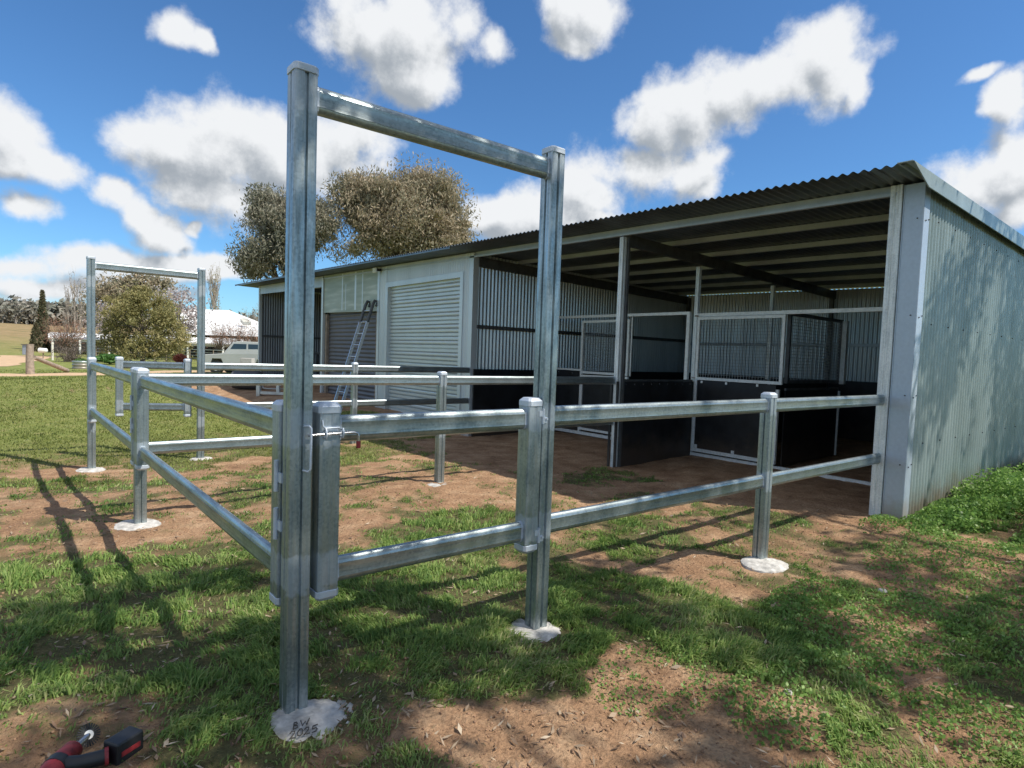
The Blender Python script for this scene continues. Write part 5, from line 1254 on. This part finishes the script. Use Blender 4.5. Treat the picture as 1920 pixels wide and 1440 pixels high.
def build_world():
    w = bpy.data.worlds.new('World'); scene.world = w; w.use_nodes = True; nt = w.node_tree; L = nt.links
    for n in list(nt.nodes): nt.nodes.remove(n)
    out = nt.nodes.new('ShaderNodeOutputWorld'); bg = nt.nodes.new('ShaderNodeBackground'); L.new(bg.outputs[0], out.inputs[0])
    sky = nt.nodes.new('ShaderNodeTexSky'); sky.sky_type = 'NISHITA'; sky.sun_disc = False
    s = SUN/np.linalg.norm(SUN); sky.sun_elevation = math.asin(s[2]); sky.sun_rotation = math.atan2(s[0], s[1])
    sky.air_density = 1.0; sky.dust_density = .35; sky.ozone_density = 2.2; sky.altitude = 300
    # cloud density group on (azimuth, elevation)
    g = bpy.data.node_groups.new('cloud_density', 'ShaderNodeTree')
    g.interface.new_socket('AE', in_out='INPUT', socket_type='NodeSocketVector'); g.interface.new_socket('Dir', in_out='INPUT', socket_type='NodeSocketVector'); g.interface.new_socket('D', in_out='OUTPUT', socket_type='NodeSocketFloat')
    gi = g.nodes.new('NodeGroupInput'); go = g.nodes.new('NodeGroupOutput'); GL = g.links
    nz = g.nodes.new('ShaderNodeTexNoise'); nz.inputs['Scale'].default_value = 7.5; nz.inputs['Detail'].default_value = 12; nz.inputs['Roughness'].default_value = .62
    GL.new(gi.outputs['Dir'], nz.inputs['Vector'])
    # warp the coordinates with noise so outlines billow
    nw = g.nodes.new('ShaderNodeTexNoise'); nw.inputs['Scale'].default_value = 9; nw.inputs['Detail'].default_value = 5; GL.new(gi.outputs['Dir'], nw.inputs['Vector'])
    sc = g.nodes.new('ShaderNodeVectorMath'); sc.operation = 'MULTIPLY_ADD'; GL.new(nw.outputs['Color'], sc.inputs[0]); sc.inputs[1].default_value = (.11,.075,0); GL.new(gi.outputs['AE'], sc.inputs[2])
    prev = None
    items = []
    for c in CLOUDS:
        u, v, a, b = c[:4]
        az, el = azel(ray(u, v)); az1, _ = azel(ray(u+a, v)); _, el1 = azel(ray(u, v-b))
        items.append((az, el, max(abs(az1-az), .01)*1.32, max(abs(el1-el), .005)*1.36, c[4] if len(c) > 4 else 1.0))
    v0 = math.atan2(CF[1], CF[0])
    for a, e_, ra_, rb_ in FILL_CLOUDS:
        t_ = (v0+math.radians(a)+pi) % (2*pi)-pi; items.append((t_, math.radians(e_), math.radians(ra_), math.radians(rb_), 1.15))
    for az, el, ra, rb, wt in items:
        m1 = g.nodes.new('ShaderNodeVectorMath'); m1.operation = 'MULTIPLY_ADD'
        GL.new(sc.outputs[0], m1.inputs[0]); m1.inputs[1].default_value = (1/ra, 1/rb, 0); m1.inputs[2].default_value = (-(az+.055)/ra, -(el+.0375)/rb, 0)
        m2 = g.nodes.new('ShaderNodeVectorMath'); m2.operation = 'LENGTH'; GL.new(m1.outputs[0], m2.inputs[0])
        m3 = g.nodes.new('ShaderNodeMath'); m3.operation = 'SUBTRACT'; m3.inputs[0].default_value = wt; GL.new(m2.outputs['Value'], m3.inputs[1])
        if prev is None: prev = m3.outputs[0]
        else:
            mx = g.nodes.new('ShaderNodeMath'); mx.operation = 'SMOOTH_MAX'; mx.inputs[2].default_value = .25; GL.new(prev, mx.inputs[0]); GL.new(m3.outputs[0], mx.inputs[1]); prev = mx.outputs[0]
    # floor the mask between the seen clouds and the added unseen ones
    cl = g.nodes.new('ShaderNodeMath'); cl.operation = 'MAXIMUM'; GL.new(prev, cl.inputs[0]); cl.inputs[1].default_value = -1.2
    ns = g.nodes.new('ShaderNodeMath'); ns.operation = 'MULTIPLY_ADD'; GL.new(nz.outputs[0], ns.inputs[0]); ns.inputs[1].default_value = 2.5; ns.inputs[2].default_value = -1.30
    ad = g.nodes.new('ShaderNodeMath'); ad.operation = 'ADD'; GL.new(cl.outputs[0], ad.inputs[0]); GL.new(ns.outputs[0], ad.inputs[1])
    GL.new(ad.outputs[0], go.inputs[0])
    tc = nt.nodes.new('ShaderNodeTexCoord'); sx = nt.nodes.new('ShaderNodeSeparateXYZ'); 
    nm = nt.nodes.new('ShaderNodeVectorMath'); nm.operation = 'NORMALIZE'; L.new(tc.outputs['Generated'], nm.inputs[0]); L.new(nm.outputs[0], sx.inputs[0])
    a = nt.nodes.new('ShaderNodeMath'); a.operation = 'ARCTAN2'; L.new(sx.outputs[1], a.inputs[0]); L.new(sx.outputs[0], a.inputs[1])
    e = nt.nodes.new('ShaderNodeMath'); e.operation = 'ARCSINE'; L.new(sx.outputs[2], e.inputs[0])
    cb = nt.nodes.new('ShaderNodeCombineXYZ'); L.new(a.outputs[0], cb.inputs[0]); L.new(e.outputs[0], cb.inputs[1])
    def dens(off):
        q = nt.nodes.new('ShaderNodeGroup'); q.node_tree = g
        o1 = nt.nodes.new('ShaderNodeVectorMath'); o1.operation = 'ADD'; L.new(cb.outputs[0], o1.inputs[0]); o1.inputs[1].default_value = (-off*.35, off, 0); L.new(o1.outputs[0], q.inputs[0])
        o2 = nt.nodes.new('ShaderNodeVectorMath'); o2.operation = 'ADD'; L.new(nm.outputs[0], o2.inputs[0]); o2.inputs[1].default_value = (.25*off, -.25*off, off); L.new(o2.outputs[0], q.inputs[1])
        return q.outputs[0]
    d0 = dens(0.); d1 = dens(.035)
    mk = nt.nodes.new('ShaderNodeMapRange'); mk.interpolation_type = 'SMOOTHSTEP'; L.new(d0, mk.inputs[0]); mk.inputs['From Min'].default_value = -.20; mk.inputs['From Max'].default_value = .46
    df = nt.nodes.new('ShaderNodeMath'); df.operation = 'SUBTRACT'; L.new(d1, df.inputs[0]); L.new(d0, df.inputs[1])
    sv = nt.nodes.new('ShaderNodeMath'); sv.operation = 'MULTIPLY_ADD'; L.new(df.outputs[0], sv.inputs[0]); sv.inputs[1].default_value = .9; L.new(d1, sv.inputs[2])
    sh = nt.nodes.new('ShaderNodeMapRange'); sh.interpolation_type = 'SMOOTHSTEP'; L.new(sv.outputs[0], sh.inputs[0]); sh.inputs['From Min'].default_value = -.10; sh.inputs['From Max'].default_value = 1.45
    cc = nt.nodes.new('ShaderNodeMix'); cc.data_type = 'RGBA'; L.new(sh.outputs[0], cc.inputs[0]); cc.inputs[6].default_value = (3.15,3.22,3.3,1); cc.inputs[7].default_value = (1.35,1.5,1.68,1)
    sat = nt.nodes.new('ShaderNodeMix'); sat.data_type = 'RGBA'; sat.blend_type = 'MULTIPLY'; sat.inputs[0].default_value = 1; L.new(sky.outputs[0], sat.inputs[6]); sat.inputs[7].default_value = SKYTINT
    mx = nt.nodes.new('ShaderNodeMix'); mx.data_type = 'RGBA'; L.new(mk.outputs[0], mx.inputs[0]); L.new(sat.outputs[2], mx.inputs[6]); L.new(cc.outputs[2], mx.inputs[7])
    L.new(mx.outputs[2], bg.inputs[0]); bg.inputs[1].default_value = .15
    # sun
    ld = bpy.data.lights.new('sun', 'SUN'); ld.energy = 3.1; ld.angle = math.radians(.53); ld.color = (1,.94,.84)
    lo = bpy.data.objects.new('sun', ld); COL.objects.link(lo); lo.rotation_euler = Vector(-SUN).to_track_quat('-Z', 'Y').to_euler()
SKYTINT = (.255,.41,.54,1)
def build_camera():
    cd = bpy.data.cameras.new('camera'); cd.sensor_width = 36; cd.lens = 36*FPX/1920; cd.clip_end = 3000; cd.clip_start = .05
    cd.shift_x = -PX/1920; cd.shift_y = PY/1920
    co = bpy.data.objects.new('camera', cd); COL.objects.link(co)
    from mathutils import Matrix
    M = Matrix(((CR[0],CU[0],-CF[0],CO[0]),(CR[1],CU[1],-CF[1],CO[1]),(CR[2],CU[2],-CF[2],CO[2]),(0,0,0,1)))
    co.matrix_world = M; scene.camera = co
    vs = scene.view_settings; scene.display_settings.display_device = 'sRGB'; vs.view_transform = 'Standard'; vs.look = 'None'; vs.gamma = 1; vs.exposure = .90; vs.use_curve_mapping = False

build_camera(); build_world()
make_ground(); build_tracks()
build_yards(); build_shed(); build_stalls(); build_yard_things(); build_house(); build_vehicle(); build_tool()
build_background(); build_grass(); build_shade_trees()
for o in bpy.data.objects:
    if '_w' in o: del o['_w']
scene.cycles.max_bounces = 6; scene.cycles.diffuse_bounces = 3; scene.cycles.glossy_bounces = 3; scene.cycles.transparent_max_bounces = 4
